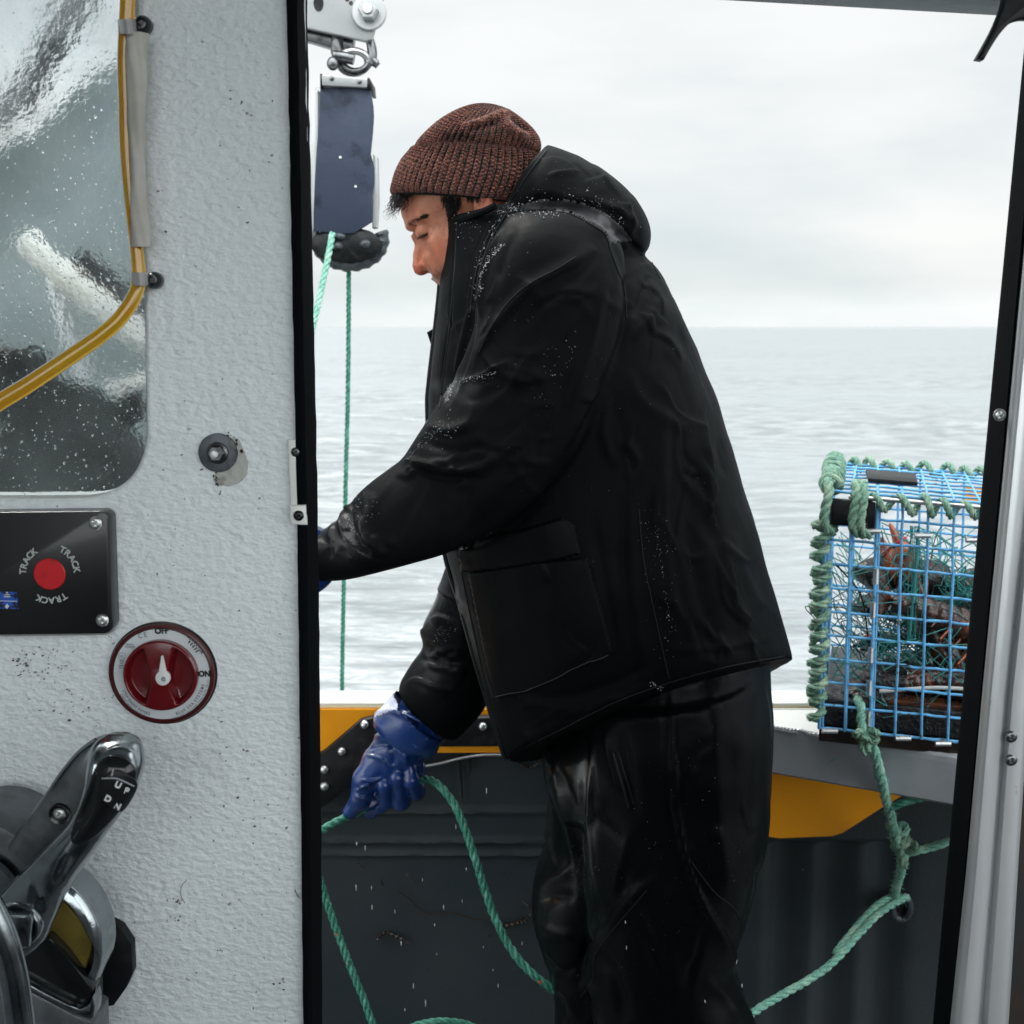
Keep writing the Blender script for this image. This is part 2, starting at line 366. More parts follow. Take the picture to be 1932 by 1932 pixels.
def arc_text(m, s, cx, cy, Y, R, a0, a1, hpx, inward=False, bold=0, ry=1.0, xs=1.0):
    """letters spread from angle a0 to a1 (degrees, counter-clockwise from right); inward = tops towards the centre"""
    W_ = {'I': .45, ' ': .5, '.': .4, '1': .7, 'M': 1.2, 'W': 1.3, ',': .4}; w = [W_.get(c, 1.) for c in s]; tot = sum(w)-.5*(w[0]+w[-1]); x = 0; last = None
    for i, c in enumerate(s):
        if i: x += .5*(w[i-1]+w[i])
        a = a0+(a1-a0)*x/tot
        if c != ' ': put_text(m, c, cx+R*cos(radians(a)), cy-R*ry*sin(radians(a)), Y, hpx, a-90+(180 if inward else 0), bold=bold, xs=xs)
# ================================================================ materials of the place
m_sea = mat('sea', (.150, .168, .176), .42, noise=[(2.4, (.25, .268, .276), .42, .58), (.12, (.215, .235, .245), .42, .62)], stretch=(.6, 1.2, 1), bump=(.55, 1.0, .45, (1, 2.6, 1)), bump2=(4.0, 1.0, .055, (1, 2.0, 1)), ior=1.5)
m_gel = mat('painted_fibreglass', (.74, .79, .81), .40, noise=(3.0, (.66, .705, .715), .4, .65), bump=(165, .62, .0050, (.75, 1, 1.15)), bump2=(34, .24, .007, (.6, 1, 1.2)), spots=(150, .70, (.12, .12, .10)), spots2=(55, .715, (.26, .26, .22)))
m_seal = mat('black_foam_rubber', (.003, .004, .005), .9, spec=.05, bump=(900, .8, .001))
m_black = mat('black_plastic', (.006, .007, .008), .45, spec=.3, bump=(700, .2, .0004), noise=(30, (.02, .021, .022), .5, .7))
m_blackgloss = mat('gloss_black', (.006, .007, .008), .13)
m_chrome = mat('chrome', (.62, .64, .65), .10, 1.0, rvar=(35, .28, .45, .75), bump=(260, .1, .0006), noise=(45, (.35, .36, .36), .6, .75))
m_steel = mat('stainless_steel', (.55, .56, .56), .30, 1.0, rvar=(40, .5, .4, .7), bump=(300, .25, .0006), noise=(60, (.30, .28, .26), .58, .75))
m_darksteel = mat('dark_steel', (.16, .165, .17), .30, 1.0, noise=(60, (.07, .07, .07), .5, .7))
m_alu = mat('weathered_aluminium', (.66, .68, .69), .40, .6, noise=(14, (.48, .50, .51), .45, .7), bump=(140, .25, .001), stretch=(1, 1, .25), spots=(120, .74, (.10, .10, .10)))
m_clear = mat('milky_plastic', (.60, .58, .58), .3, trans=.35, bump=(90, .1, .001))
m_hose = mat('amber_hose', (.98, .56, .03), .08, trans=.55, ior=1.35, coat=.8, noise=(20, (.95, .42, .015), .4, .7))
m_tape = mat('paper_tape', (.50, .49, .45), .75, noise=(18, (.42, .40, .36), .4, .6), bump=(240, .35, .0008))
m_orange = mat('yellow_paint', (.92, .355, .006), .38, noise=(8, (.80, .29, .005), .45, .7), spots=(85, .71, (.16, .07, .01)), bump=(60, .2, .001))
m_white = mat('white_paint', (.74, .74, .70), .35, noise=(9, (.62, .60, .52), .5, .7), spots=(70, .74, (.28, .25, .18)))
m_grey = mat('grey_panel', (.27, .29, .31), .42, noise=(6, (.33, .35, .38), .4, .65), bump=(120, .25, .0012))
m_bulw = mat('dark_grey_bulwark', (.018, .0255, .029), .55, spec=.25, noise=(3.2, (.028, .035, .038), .4, .65), bump=(130, .4, .0015), spots=(38, .735, (.006, .006, .005)), spots2=(70, .735, (.07, .08, .085), (.35, 1, 1.6)))
m_rub = mat('black_rubber', (.006, .007, .008), .5, spec=.25, bump=(180, .4, .001), noise=(40, (.02, .021, .022), .5, .7))

# ================================================================ sea (a ring-graded sheet out to the horizon)
rr = np.r_[np.linspace(2.5, 40, 70), np.geomspace(42, 14000, 60)]; th = np.linspace(radians(15), radians(165), 90)
sv_ = np.stack([np.outer(rr, np.cos(th)), np.outer(rr, np.sin(th)), np.zeros((len(rr), len(th)))], -1)
wv = .05*vnoise(sv_*np.array((1, 1.8, 1)), .9)+.10*vnoise(sv_*np.array((.6, 1.5, 1)), .22)
wv *= np.clip(120/np.maximum(rr, 1), 0, 1)[:, None]**1.0; sv_[..., 2] = -.75+wv
nn_ = len(th); sv_ = sv_.reshape(-1, 3)
mk('sea', sv_, [(i*nn_+j, i*nn_+j+1, (i+1)*nn_+j+1, (i+1)*nn_+j) for i in range(len(rr)-1) for j in range(nn_-1)], m_sea, kind='structure')
q = box((-60, -60, -.98), (60, 60, -.96)); mk('sea', *q, m_sea, kind='structure', smooth=False)

# ================================================================ deck, bulwark, rail
m_deck = mat('deck', (.10, .11, .115), .5, bump=(160, .6, .002), noise=(3, (.06, .065, .07), .4, .6))
mk('deck', *box((-3.2, -1.6, -.06), (3.2, 2.0, 0)), m_deck, kind='structure', smooth=False)
ZR = P(1000, 1327, 2.0)[2]                                        # top of the rail
m_cream = mat('cream_paint', (.72, .62, .38), .4)
bw = thing('bulwark', 'dark grey boat side wall with weld ridges under the yellow and white rail', 'bulwark', (0, 2.05, 0))
mb = MB()
# inner face as a sheet with two pressed ridges and vertical ribs at the right
zz = np.linspace(0, ZR-.02, 150); xx = np.linspace(-3.2, 3.2, 500)
X, Z = np.meshgrid(xx, zz, indexing='ij'); dy = np.zeros_like(X)
for yp, wd, am in ((1530, .005, .012), (1587, .0045, .012), (1612, .004, .011)):
    z0 = P(900, yp, 2.03)[2]; dy -= am*np.exp(-((Z-z0)/wd)**2)*(X < .28)*(.6+.4*vnoise(np.stack([X, Z, Z], -1), 60))
for x0 in (P(1455, 1700, 2.03)[0], P(1545, 1700, 2.03)[0], P(1640, 1700, 2.03)[0], 1.2, 1.8, 2.4):
    dy += .022*(1/(1+np.exp(-(X-x0)/.003))-1/(1+np.exp(-(X-x0-.055)/.006)))*(Z < P(1500, 1590, 2.03)[2])
v = np.stack([X, 2.03+dy, Z], -1).reshape(-1, 3); nz_ = len(zz)
mb.add(v, [(i*nz_+j, (i+1)*nz_+j, (i+1)*nz_+j+1, i*nz_+j+1) for i in range(len(xx)-1) for j in range(nz_-1)])
mb.build('inner_wall', m_bulw, bw, sharp=80)
mk('outer_wall', *box((-3.2, 2.062, -1.2), (3.2, 2.075, ZR-.03)), m_white, bw, smooth=False)
mk('rail_cap', *slab([(-3.2, 2.00, ZR-.004), (-3.2, 2.068, ZR-.004), (-3.2, 2.068, ZR+.0015), (-3.2, 2.00, ZR)], (0, 0, 0), (6.4, 0, 0)), m_white, bw, smooth=False)
zb = P(900, 1417, 2.0)[2]; mk('rail_seam', *box((-3.2, 1.997, ZR-.0075), (3.2, 2.05, ZR-.0045)), m_cream, bw, smooth=False)
mk('yellow_band', *box((-3.2, 1.992, zb), (.3, 2.026, ZR-.0082)), m_orange, bw, smooth=False)
yb = [(1380, 1440), (1900, 1440), (1900, 1478), (1722, 1491), (1660, 1528), (1606, 1563), (1590, 1573), (1570, 1579), (1470, 1583), (1450, 1580), (1437, 1570), (1400, 1545)]
mk('yellow_bracket', *prism(yb, 1.955, .05, .003), m_orange, bw)
# black rubber fender plates with steel bolts
fp = thing('fender_plate', 'black rubber plate bolted on the yellow rail beside the blue glove', 'fender plate', P(640, 1440, 1.985))
pl = [(560, 1500), (600, 1425), (612, 1418), (680, 1360), (706, 1354), (760, 1362), (790, 1420), (720, 1440), (690, 1462), (612, 1522), (560, 1545)]
mk('plate', *prism(pl, 1.968, .02, .003), m_rub, fp)
for x, y in ((688, 1368), (645, 1418), (612, 1452), (612, 1484)):
    c = P(x, y, 1.966); mk('bolt', *lathe([(.0008, -.006), (.0045, -.005), (.007, -.002), (.0075, .002)], 14, c), m_steel, fp)
fp2 = thing('fender_plate', 'black rubber plate with one bolt between the sleeve and the jacket hem', 'fender plate', P(890, 1400, 1.985))
pl = [(815, 1375), (835, 1356), (1000, 1352), (1150, 1356), (1150, 1408), (822, 1410), (812, 1402)]
mk('plate', *prism(pl, 1.968, .02, .003), m_rub, fp2)
for x, y in ((911, 1371), (1000, 1372)):
    c = P(x, y, 1.966); mk('bolt', *lathe([(.0008, -.006), (.0045, -.005), (.007, -.002), (.0075, .002)], 14, c), m_steel, fp2)
# hose hanging along the inner wall, drips, weed
p = np.array([P(*a, 2.005) for a in ((790, 1447), (830, 1440), (866, 1431), (910, 1424), (960, 1424))]); mk('grab_wire', *tube(catmull(p, 30), .003, 8), m_steel, bw)
for k, (pts, w) in enumerate((([(868, 1425), (869, 1450), (871, 1480), (873, 1508)], .0028), ([(887, 1425), (888, 1440), (888, 1455)], .0035))):
    p = resample(np.array([P(*a, 2.022) for a in pts]), 20); mk('drip_stain', *tube(p, w*np.linspace(1, .35, 20), 6), m_rub, bw)
m_weed = mat('seaweed', (.020, .013, .008), .35, bump=(150, .4, .001))
for pts, w in (([(745, 1686), (752, 1684), (770, 1694), (790, 1712), (812, 1724), (850, 1722), (893, 1733), (930, 1738)], 1.6), ([(930, 1738), (950, 1746), (975, 1742), (992, 1735), (1003, 1722)], 5), ([(712, 1780), (716, 1765), (730, 1760), (752, 1768), (775, 1782)], 4), ([(985, 1700), (1000, 1712), (1006, 1728)], 2.5), ([(1022, 1435), (1000, 1447), (985, 1442), (975, 1430)], 3.5), ([(765, 1645), (780, 1668)], 1.5), ([(675, 1628), (690, 1640)], 1.4)):
    p = np.array([P(*a, 2.02) for a in pts]); p = catmull(p, 50); r = w*.00075*(1+.5*np.sin(np.arange(50)*1.3))*np.clip(np.sin(np.linspace(.15, pi-.1, 50))*1.6, .25, 1)
    if len(pts) == 2: r = r[:50]
    o = mk('seaweed', *tube(p, r, 7), m_weed, None, label='x', cat='seaweed', group='seaweed stuck to the boat side')
    o['label'] = {745: 'long thin strand of brown seaweed on the dark boat side', 930: 'thick clump of dark seaweed by the knee of the trousers', 712: 'short hooked piece of dark seaweed low on the boat side, below the long strand', 985: 'small seaweed curl above the thick clump beside the trousers', 1022: 'looped dark seaweed just under the jacket hem', 765: 'tiny slanted weed scrap above the long seaweed strand', 675: 'faint tiny weed scrap near the black door seal, highest on the left'}[pts[0][0]]

# ================================================================ grey shelf with the trap on it
ZS = P(1500, 1337, 1.985)[2]
sh = thing('shelf', 'grey hauling shelf with white top projecting from the rail under the trap', 'shelf', P(1650, 1440, 1.9))
top = [PZ(1300, 1352, ZS), PZ(1450, 1369, ZS), PZ(1540, 1383, ZS), PZ(1800, 1424, ZS), PZ(1960, 1450, ZS)]
back = [np.array((x, 1.984, ZS)) for x in (1.6, .2)]
mk('shelf_top', *slab(top+[np.array((top[-1][0]+.4, top[-1][1]-.03, ZS))]+back, (0, 0, -.0015), (0, 0, -.006)), m_white, sh, smooth=False)
edge = np.array(top+[np.array((top[-1][0]+.4, top[-1][1]-.03, ZS))]); n = len(edge)
v = []
for z, o in ((0, .000), (-.004, -.004), (-.012, -.005), (-.074, -.005), (-.078, 0)):
    v.append(edge+np.array((0, o, z)))
for z in (-.078, -.0): v.append(edge+np.array((0, .004, z)))
v = np.concatenate(v); f = [(k*n+i, k*n+i+1, (k+1)*n+i+1, (k+1)*n+i) for k in range(6) for i in range(n-1)]
mk('shelf_face', v, f, m_grey, sh, smooth=False)
w = np.array([PZ(x, y, ZS+.001) for x, y in ((1452, 1370), (1470, 1373), (1490, 1377), (1512, 1378), (1530, 1384), (1560, 1388))]); w = resample(w, 70)
mk('weld_bead', *tube(w, .0022*(1+.45*np.sin(np.arange(70)*1.5)), 8), m_alu, sh)

# ================================================================ cabin: walls, roof, frame round the doorway
def plate_with_hole(outer, hole, Y, t, bev, cuts=None):
    """flat wall plate from px outlines; the hole has a rounded lip"""
    c = bpy.data.curves.new('c', 'CURVE'); c.dimensions = '2D'; c.fill_mode = 'BOTH'; c.extrude = t/2-bev; c.bevel_depth = bev; c.bevel_resolution = 3
    for poly in (outer, hole):
        p = PA(poly, Y); s = c.splines.new('POLY'); s.points.add(len(p)-1); s.use_cyclic_u = True
        for i, q in enumerate(p): s.points[i].co = (q[0], q[2], 0, 1)
    o = bpy.data.objects.new('c', c); COL.objects.link(o); dg = bpy.context.evaluated_depsgraph_get(); dg.update()
    me = bpy.data.meshes.new_from_object(o.evaluated_get(dg)); v = np.array([list(q.co) for q in me.vertices]); f = [tuple(q.vertices) for q in me.polygons]
    bpy.data.objects.remove(o); bpy.data.curves.remove(c); bpy.data.meshes.remove(me)
    return np.stack([v[:, 0], Y+t/2+v[:, 2], v[:, 1]], 1), f
cw = thing('cabin_wall', 'white roughly painted cabin wall with a wet window and switches, left of the doorway', 'wall', P(300, 2600, 1.0))
hole = [(-420, -420), (238, -420)]+[(262, y) for y in (-300, 0)]+[(268, 200), (275, 400), (281, 600), (284, 780)]
hole += [tuple(p) for p in catmull(np.array([(284.5, 800), (284, 830), (276, 864), (262, 893), (241, 917), (212, 935), (180, 946), (150, 950)]), 26)]+[(80, 951), (0, 951), (-420, 952)]
mk('wall_panel', *plate_with_hole([(-900, -900), (538, -900), (545, -450), (548, 0), (557, 500), (566, 966), (570, 1400), (575, 1932), (582, 2650), (-900, 2650)], hole, .9995, .05, .004), m_gel, cw, sharp=70)
# black foam seal over the end of the wall
sl = []
def strip(pa, Ya, pb, Yb): return [P(*pa, Ya), P(*pb, Yb)]
ys = np.linspace(-500, 2650, 90); xl = np.interp(ys, [-500, 0, 500, 966, 1400, 1932, 2650], [551, 555.5, 565, 574, 579.5, 585, 592]); xr = np.interp(ys, [-500, 0, 966, 1400, 1932, 2650], [575, 581, 602, 607.5, 612, 618])
A_ = PA(np.stack([xl, ys], 1), .994); B_ = PA(np.stack([xr-1, ys*1.0], 1), 1.068); B_[:, 2] = A_[:, 2]
Cc = A_.copy(); Cc[:, 1] += .0; D_ = B_.copy(); D_[:, 0] = A_[:, 0]-.012; rings = []
for i in range(len(ys)):
    a, b = A_[i], B_[i]; k = .004; rings.append([a+(0-.006, .0, 0), a+(-.001, -.0012, 0), a+(.002, .0005, 0), (a+b)/2+(.0015, 0, 0), b+(0, -.003, 0), b+(-.002, .001, 0), b+(-.03, .001, 0), a+(-.006, .05, 0)])
v = np.array(rings).reshape(-1, 3); v[:, 0] += .0006*vnoise(v, 220); k = 8
mk('door_seal', v, [(i*k+j, i*k+(j+1) % k, (i+1)*k+(j+1) % k, (i+1)*k+j) for i in range(len(ys)-1) for j in range(k)], m_seal, cw)
# white hinge strip and its screws at the wall's edge
hp = mk('cover_strip', *prism([(543, 830), (570, 829), (573, 955), (548, 956)], .9945, .004, .0008), m_white, cw)
hb = mk('end_block', *prism([(546, 954), (576, 953), (578, 991), (548, 990)], .9905, .008, .0015), m_white, cw)
def screw(px, py, Y, rpx, m, parent, slot='cross', name='screw', h=.45):
    r = rpx*Y/FPX; c = P(px, py, Y); mb = MB(); mb.add(*lathe([(.0001, -r*h), (r*.35, -r*h*.97), (r*.7, -r*h*.75), (r*.93, -r*h*.35), (r, 0), (r, r*.1)], 20, c))
    o = mb.build(name, m, parent)
    s = MB()
    for a in ((.4, .4+pi/2) if slot == 'cross' else (.4,)):
        d = np.array((cos(a), 0, sin(a)))*r*.5; e = np.array((-sin(a), 0, cos(a)))*r*.09; y = np.array((0, -r*h*1.01, 0))
        s.add([c+y-d-e, c+y+d-e, c+y+d+e, c+y-d+e], [(0, 1, 2, 3)])
    r_ = s.v; mk('screw_slot', np.concatenate(r_), s.f, m_blackgloss, o if False else parent, smooth=False) if False else None
    return o
def screw_c(px, py, Y, rpx, m, parent, name='screw'):
    """pan-head screw with a cross recess cut as a dished profile"""
    r = rpx*Y/FPX; c = P(px, py, Y); n = 40; th = np.arange(n)*2*pi/n; rad = np.array([0.02, .14, .3, .46, .5, .7, .88, 1, 1.0]); v = []
    for q in rad:
        hgt = -r*.45*np.sqrt(max(0, 1-q*q*.98)); a = th-.5; arm = np.maximum(np.abs(np.cos(a)), np.abs(np.sin(a)))**14
        cut = r*.30*(q < .48)*(arm*(1-q) if q > .1 else .8); v.append(np.stack([c[0]+r*q*np.cos(th), c[1]+hgt+cut+0*th, c[2]+r*q*np.sin(th)], 1))
    v.append(v[-1]+np.array((0, r*.12, 0))); v = np.concatenate(v); K_ = len(rad)+1
    f = [(i*n+j, i*n+(j+1) % n, (i+1)*n+(j+1) % n, (i+1)*n+j) for i in range(K_-1) for j in range(n)]+[tuple(range(n))[::-1]]
    return mk(name, v, f, m, parent, sharp=60)
screw_c(558, 853, .9945, 9, m_darksteel, cw); screw_c(563.5, 973, .990, 10, m_blackgloss, cw)
# big washer, nut and the old sealant stain
m_stain = mat('old_sealant', (.40, .41, .38), .5, bump=(200, .6, .002), noise=(75, (.10, .09, .07), .52, .72))
m_dirt = mat('grime', (.035, .032, .026), .8, bump=(200, .6, .002))
ring = catmull(np.array([(440, 822), (452, 832), (462, 852), (468, 875), (464, 898), (446, 914), (420, 917), (402, 905), (412, 880), (430, 850), (440, 822)]), 60)
ring += RNG.normal(0, .8, ring.shape); mk('sealant_stain', *slab(PA(ring[:-1], .9988), (0, 0, 0), (0, .003, 0)), m_stain, cw, smooth=False)
for c_, r_, n_ in (((408, 905), 9, 9), ((407, 893), 7, 7), ((455, 850), 6, 6), ((446, 838), 5, 5), ((380, 886), 3.5, 4), ((431, 822), 5, 5)):
    for k in range(n_):
        x, y = c_[0]+RNG.normal(0, r_*.35), c_[1]+RNG.normal(0, r_*.6); rr_ = RNG.uniform(.8, 2.6); a = np.arange(9)*2*pi/9
        pts = np.stack([x+rr_*np.cos(a)*RNG.uniform(.5, 1.2, 9), y+rr_*np.sin(a)*RNG.uniform(.5, 1.3, 9)], 1)
        mk('grime_patch', *slab(PA(pts, .998), (0, 0, 0), (0, .002, 0)), m_dirt, cw, smooth=False)
mb = MB()
for c_, sp_x, sp_y, n_ in (((60, 1250), 60, 40, 70), ((130, 1330), 70, 40, 30), ((335, 1700), 14, 12, 14), ((450, 1500), 90, 260, 40), ((400, 1000), 110, 250, 26), ((312, 437), 3, 3, 6), ((520, 1880), 30, 40, 12), ((380, 1300), 60, 20, 14), ((470, 300), 60, 200, 14), ((330, 1740), 25, 14, 10)):
    for k in range(n_):
        x, y = c_[0]+RNG.normal(0, sp_x*.5), c_[1]+RNG.normal(0, sp_y*.5)
        if x < 0 or x > 560 or (x < 292 and y < 965) or (x < 215 and y < 1205): continue
        r_ = RNG.uniform(.5, 1.5)*(1 if RNG.random() < .9 else 1.8); a = np.arange(8)*2*pi/8; el = RNG.uniform(.6, 2.2)
        pts = np.stack([x+r_*el*np.cos(a)*RNG.uniform(.5, 1.2, 8), y+r_*np.sin(a)*RNG.uniform(.5, 1.3, 8)], 1); mb.add(*slab(PA(pts, .9984), (0, 0, 0), (0, .002, 0)))
mb.add(*tube(PA(catmull(np.array([(352, 1660), (343, 1672), (341, 1688), (349, 1704)]), 16), .9984), .0003, 4)); mb.add(*tube(PA(catmull(np.array([(556, 1678), (561, 1690), (566, 1694)]), 8), .9984), .0004, 4))
mb.build('grime_specks', mat('pale_grime', (.20, .20, .175), .8, noise=(90, (.06, .055, .045), .45, .6)), cw, kind='stuff', smooth=False)
wb = thing('wall_bolt', 'grey steel washer and nut bolted through the white wall beside the window', 'bolt', P(412, 854, 1.0))
c = P(412, 854, .999); r = 37/FPX; m_wash = mat('grey_washer', (.10, .112, .125), .45, .5, noise=(80, (.055, .06, .065), .45, .65), bump=(300, .3, .0005), spots=(90, .70, (.015, .013, .01)))
mk('washer', *lathe([(.0002, -.0030), (r*.9, -.0030), (r*.98, -.0026), (r, -.0018), (r, .002)], 48, c), m_wash, wb)
mk('nut', *lathe([(.0002, -.0105), (15*.9/FPX, -.0105), (17/FPX, -.0095), (17.5/FPX, -.0030)], 6, c), m_darksteel, wb, sharp=20)
mk('nut_flange', *lathe([(15/FPX, -.0055), (20/FPX, -.0045), (21/FPX, -.0029)], 24, c), m_darksteel, wb)
mk('threaded_stud', *lathe([(.0002, -.0150), (6.5/FPX, -.0148), (8/FPX, -.0140), (8/FPX, -.0104)], 20, c), m_steel, wb)
# window pane: wet, salt-filmed polycarbonate
m_win = bpy.data.materials.new('wet_pane'); m_win.use_nodes = True; t = m_win.node_tree; b = t.nodes['Principled BSDF']; K = t.links.new; N_ = t.nodes.new
b.inputs['Base Color'].default_value = (.93, .97, .97, 1); b.inputs['Transmission Weight'].default_value = 1; b.inputs['Roughness'].default_value = .05; b.inputs['IOR'].default_value = 1.25
tc = N_('ShaderNodeTexCoord'); n1 = N_('ShaderNodeTexNoise'); n1.inputs['Scale'].default_value = 9; n1.inputs['Detail'].default_value = 6; n1.inputs['Roughness'].default_value = .65
n2 = N_('ShaderNodeTexNoise'); n2.inputs['Scale'].default_value = 130; n2.inputs['Detail'].default_value = 4; n3 = N_('ShaderNodeTexVoronoi'); n3.inputs['Scale'].default_value = 260
for n_ in (n1, n2, n3): K(tc.outputs['Object'], n_.inputs['Vector'])
r1 = N_('ShaderNodeMapRange'); r1.inputs[1].default_value = .38; r1.inputs[2].default_value = .68; r1.inputs[3].default_value = .06; r1.inputs[4].default_value = .20; K(n1.outputs[0], r1.inputs[0]); K(r1.outputs[0], b.inputs['Roughness'])
bu = N_('ShaderNodeBump'); bu.inputs['Strength'].default_value = .75; bu.inputs['Distance'].default_value = .0014; mm = N_('ShaderNodeMath'); mm.operation = 'MULTIPLY'; K(n2.outputs[0], mm.inputs[0]); K(n1.outputs[0], mm.inputs[1]); K(mm.outputs[0], bu.inputs['Height']); K(bu.outputs[0], b.inputs['Normal'])
df = N_('ShaderNodeBsdfDiffuse'); df.inputs[0].default_value = (.42, .50, .50, 1); tr = N_('ShaderNodeBsdfTranslucent'); tr.inputs[0].default_value = (.50, .60, .60, 1)
a1 = N_('ShaderNodeMixShader'); a1.inputs[0].default_value = .6; K(df.outputs[0], a1.inputs[1]); K(tr.outputs[0], a1.inputs[2])
a2 = N_('ShaderNodeMixShader'); r2 = N_('ShaderNodeMapRange'); r2.inputs[1].default_value = .35; r2.inputs[2].default_value = .7; r2.inputs[3].default_value = .01; r2.inputs[4].default_value = .17; K(n1.outputs[0], r2.inputs[0]); K(r2.outputs[0], a2.inputs[0])
K(b.outputs[0], a2.inputs[1]); K(a1.outputs[0], a2.inputs[2]); K(a2.outputs[0], t.nodes['Material Output'].inputs[0])
wp = PA([(-440, -440), (300, -440), (300, 965), (-440, 965)], 1.02); wpo = mk('window_pane', *slab(wp, (0, 0, 0), (0, .006, 0)), m_win, cw, smooth=False)
lip = [h for h in hole]; lp = PA(lip+[lip[0]], 1.012); m_lip = mat('window_gasket', (.42, .45, .45), .35)
mk('window_gasket', *tube(lp, .0032, 8), m_lip, cw)
# drops on the pane
m_drop = mat('water_drop', (.95, .98, 1), .02, trans=1.0, ior=1.33)
mb = MB()
for _ in range(900):
    x = RNG.uniform(0, 280); y = RNG.uniform(0, 945)
    if _ % 3 and y < 420: y += 480*RNG.random()
    if y > 820 and x > 230: continue
    r = RNG.uniform(.00025, .0008)*(1.0 if RNG.random() < .85 else 1.6); c = P(x, y, 1.0198); mb.add(*ball(c, r, 8, (1, .55, RNG.uniform(.9, 1.6))))
mb.build('water_drops', m_drop, cw, kind='stuff')

# roof, header, right frame and the unseen cabin behind the camera, shaped to dim the wall
m_roof = mat('cabin_lining', (.30, .32, .33), .5, bump=(90, .4, .002))
hd = [P(-900, -155, 1.0), P(556, -98, 1.0), P(1470, -46, 1.0), P(1932, -20, 1.0), P(2300, 0, 1.0)]
o_ = [a for a in hd]+[hd[-1]+np.array((0, 0, .5)), hd[0]+np.array((0, 0, .45))]
hdr = mk('door_header', *slab(o_, (0, -.01, 0), (0, .08, 0), .002), m_roof, None, label='grey header over the open doorway, its underside just showing at top right', cat='door header')
zt = float(hd[0][2]+.42)
mk('cabin_roof', *box((-1.5, -1.05, zt), (1.3, 1.12, zt+.05)), m_roof, None, smooth=False, label='grey cabin roof over the doorway and the camera', cat='roof')
s_ = thing('unseen_cabin_side_wall', 'unseen grey cabin side wall beyond the throttle, there to dim the wall', 'wall', (-.8, 0, 0)); mk('solid_panel', *box((-.84, -.75, 0), (-.8, .995, zt-.002)), m_roof, s_, smooth=False)
s_ = thing('unseen_cabin_side_wall', 'unseen grey cabin side wall beyond the aluminium door frame, there to dim the wall', 'wall', (1.05, 0, 0)); mk('lower_panel', *box((1.05, -.75, 0), (1.1, .995, .95)), m_roof, s_, smooth=False); mk('upper_panel', *box((1.05, -.75, 1.95), (1.1, .995, zt-.002)), m_roof, s_, smooth=False)
for y0 in (-.75, .9): mk('mullion', *box((1.05, y0, .952), (1.1, y0+.09, 1.948)), m_roof, s_, smooth=False)
mk('rear_shade_wall', *box((-.8, -.78, 0), (1.05, -.752, 1.12)), m_roof, None, smooth=False, label='grey half wall added unseen behind the camera to shade the cabin wall', cat='wall')  # out of view, added to cut the light on the lower wall
# right side: black seal, aluminium jamb, dark panel
fr = thing('door_frame', 'weathered aluminium door frame with black seal and screws, right of the doorway', 'door frame', P(1850, 2500, 1.0))
ys = np.array([-600, 0, 300, 850, 1314, 1634, 1932, 2700.]); sealL = np.array([1998, 1941, 1912, 1859, 1816, 1787, 1760, 1690.]); sealR = np.array([2030, 1973, 1944, 1893, 1849, 1820, 1788, 1722.]); aluR = np.array([2160, 2085, 2055, 1993, 1942, 1921, 1903, 1850.])
yy = np.linspace(-600, 2700, 60); sL, sR, aR = (np.interp(yy, ys, q) for q in (sealL, sealR, aluR))
def vstrip(xa, Ya, name, m, extra=0):
    R_ = []
    for i in range(len(yy)): R_.append([P(x[i] if hasattr(x, '__len__') else x, yy[i], Y_) for x, Y_ in zip(xa, Ya)])
    v = np.array(R_); v[:, :, 2] = v[:, :1, 2]; k = v.shape[1]
    return mk(name, v.reshape(-1, 3), [(i*k+j, i*k+(j+1) % k, (i+1)*k+(j+1) % k, (i+1)*k+j) for i in range(len(yy)-1) for j in range(k)], m, fr)
vstrip([sL, sL+3, (sL+sR)/2, sR-2, sR+3, sR+3], [1.075, 1.045, 1.02, .992, .992, 1.075], 'door_seal', m_seal)
wA = aR-sR; prof_x = [0.02, .05, .10, .16, .22, .30, .38, .46, .52, .56, .60, .66, .74, .84, .92, .96, .99, 1.0, 1.0, .0]; prof_y = [.998, .985, .978, .974, .972, .972, .975, .982, .990, .992, .988, .983, .982, .982, .983, .986, .992, 1.0, 1.03, 1.03]
vstrip([sR+wA*q for q in prof_x], prof_y, 'aluminium_jamb', m_alu)
for x, y, r in ((1908, 1390, 15), (1908, 1434, 15)): screw_c(x, y, .983, r*.82, m_darksteel, fr)
screw_c(1886, 783, .990, 12, m_steel, fr)
m_brown = mat('brown_side_panel', (.028, .020, .017), .6, noise=(9, (.015, .02, .022), .45, .6))
mk('side_panel', *slab([P(2140, -700, 1.03), P(2700, -700, 1.03), P(2700, 2700, 1.03), P(1840, 2700, 1.03), P(1895, 1932, 1.03), P(1935, 1314, 1.03), P(2078, 0, 1.03)], (0, .0, 0), (0, .03, 0)), m_brown, fr, smooth=False)
# black hook shape under the header
hk = catmull(np.array([(1893, 14), (1878, 50), (1862, 80), (1845, 110)]), 12).tolist()+catmull(np.array([(1858, 112), (1874, 84), (1892, 58), (1912, 40), (1940, 34), (1975, 44), (2000, 78)]), 22).tolist()+[(2012, 78), (2010, -10), (1990, -40), (1905, -40)]
mk('door_hook', *prism(hk, .975, .012, .002), m_black, None, label='black plastic forked door hook at the top right of the doorway', cat='hook')
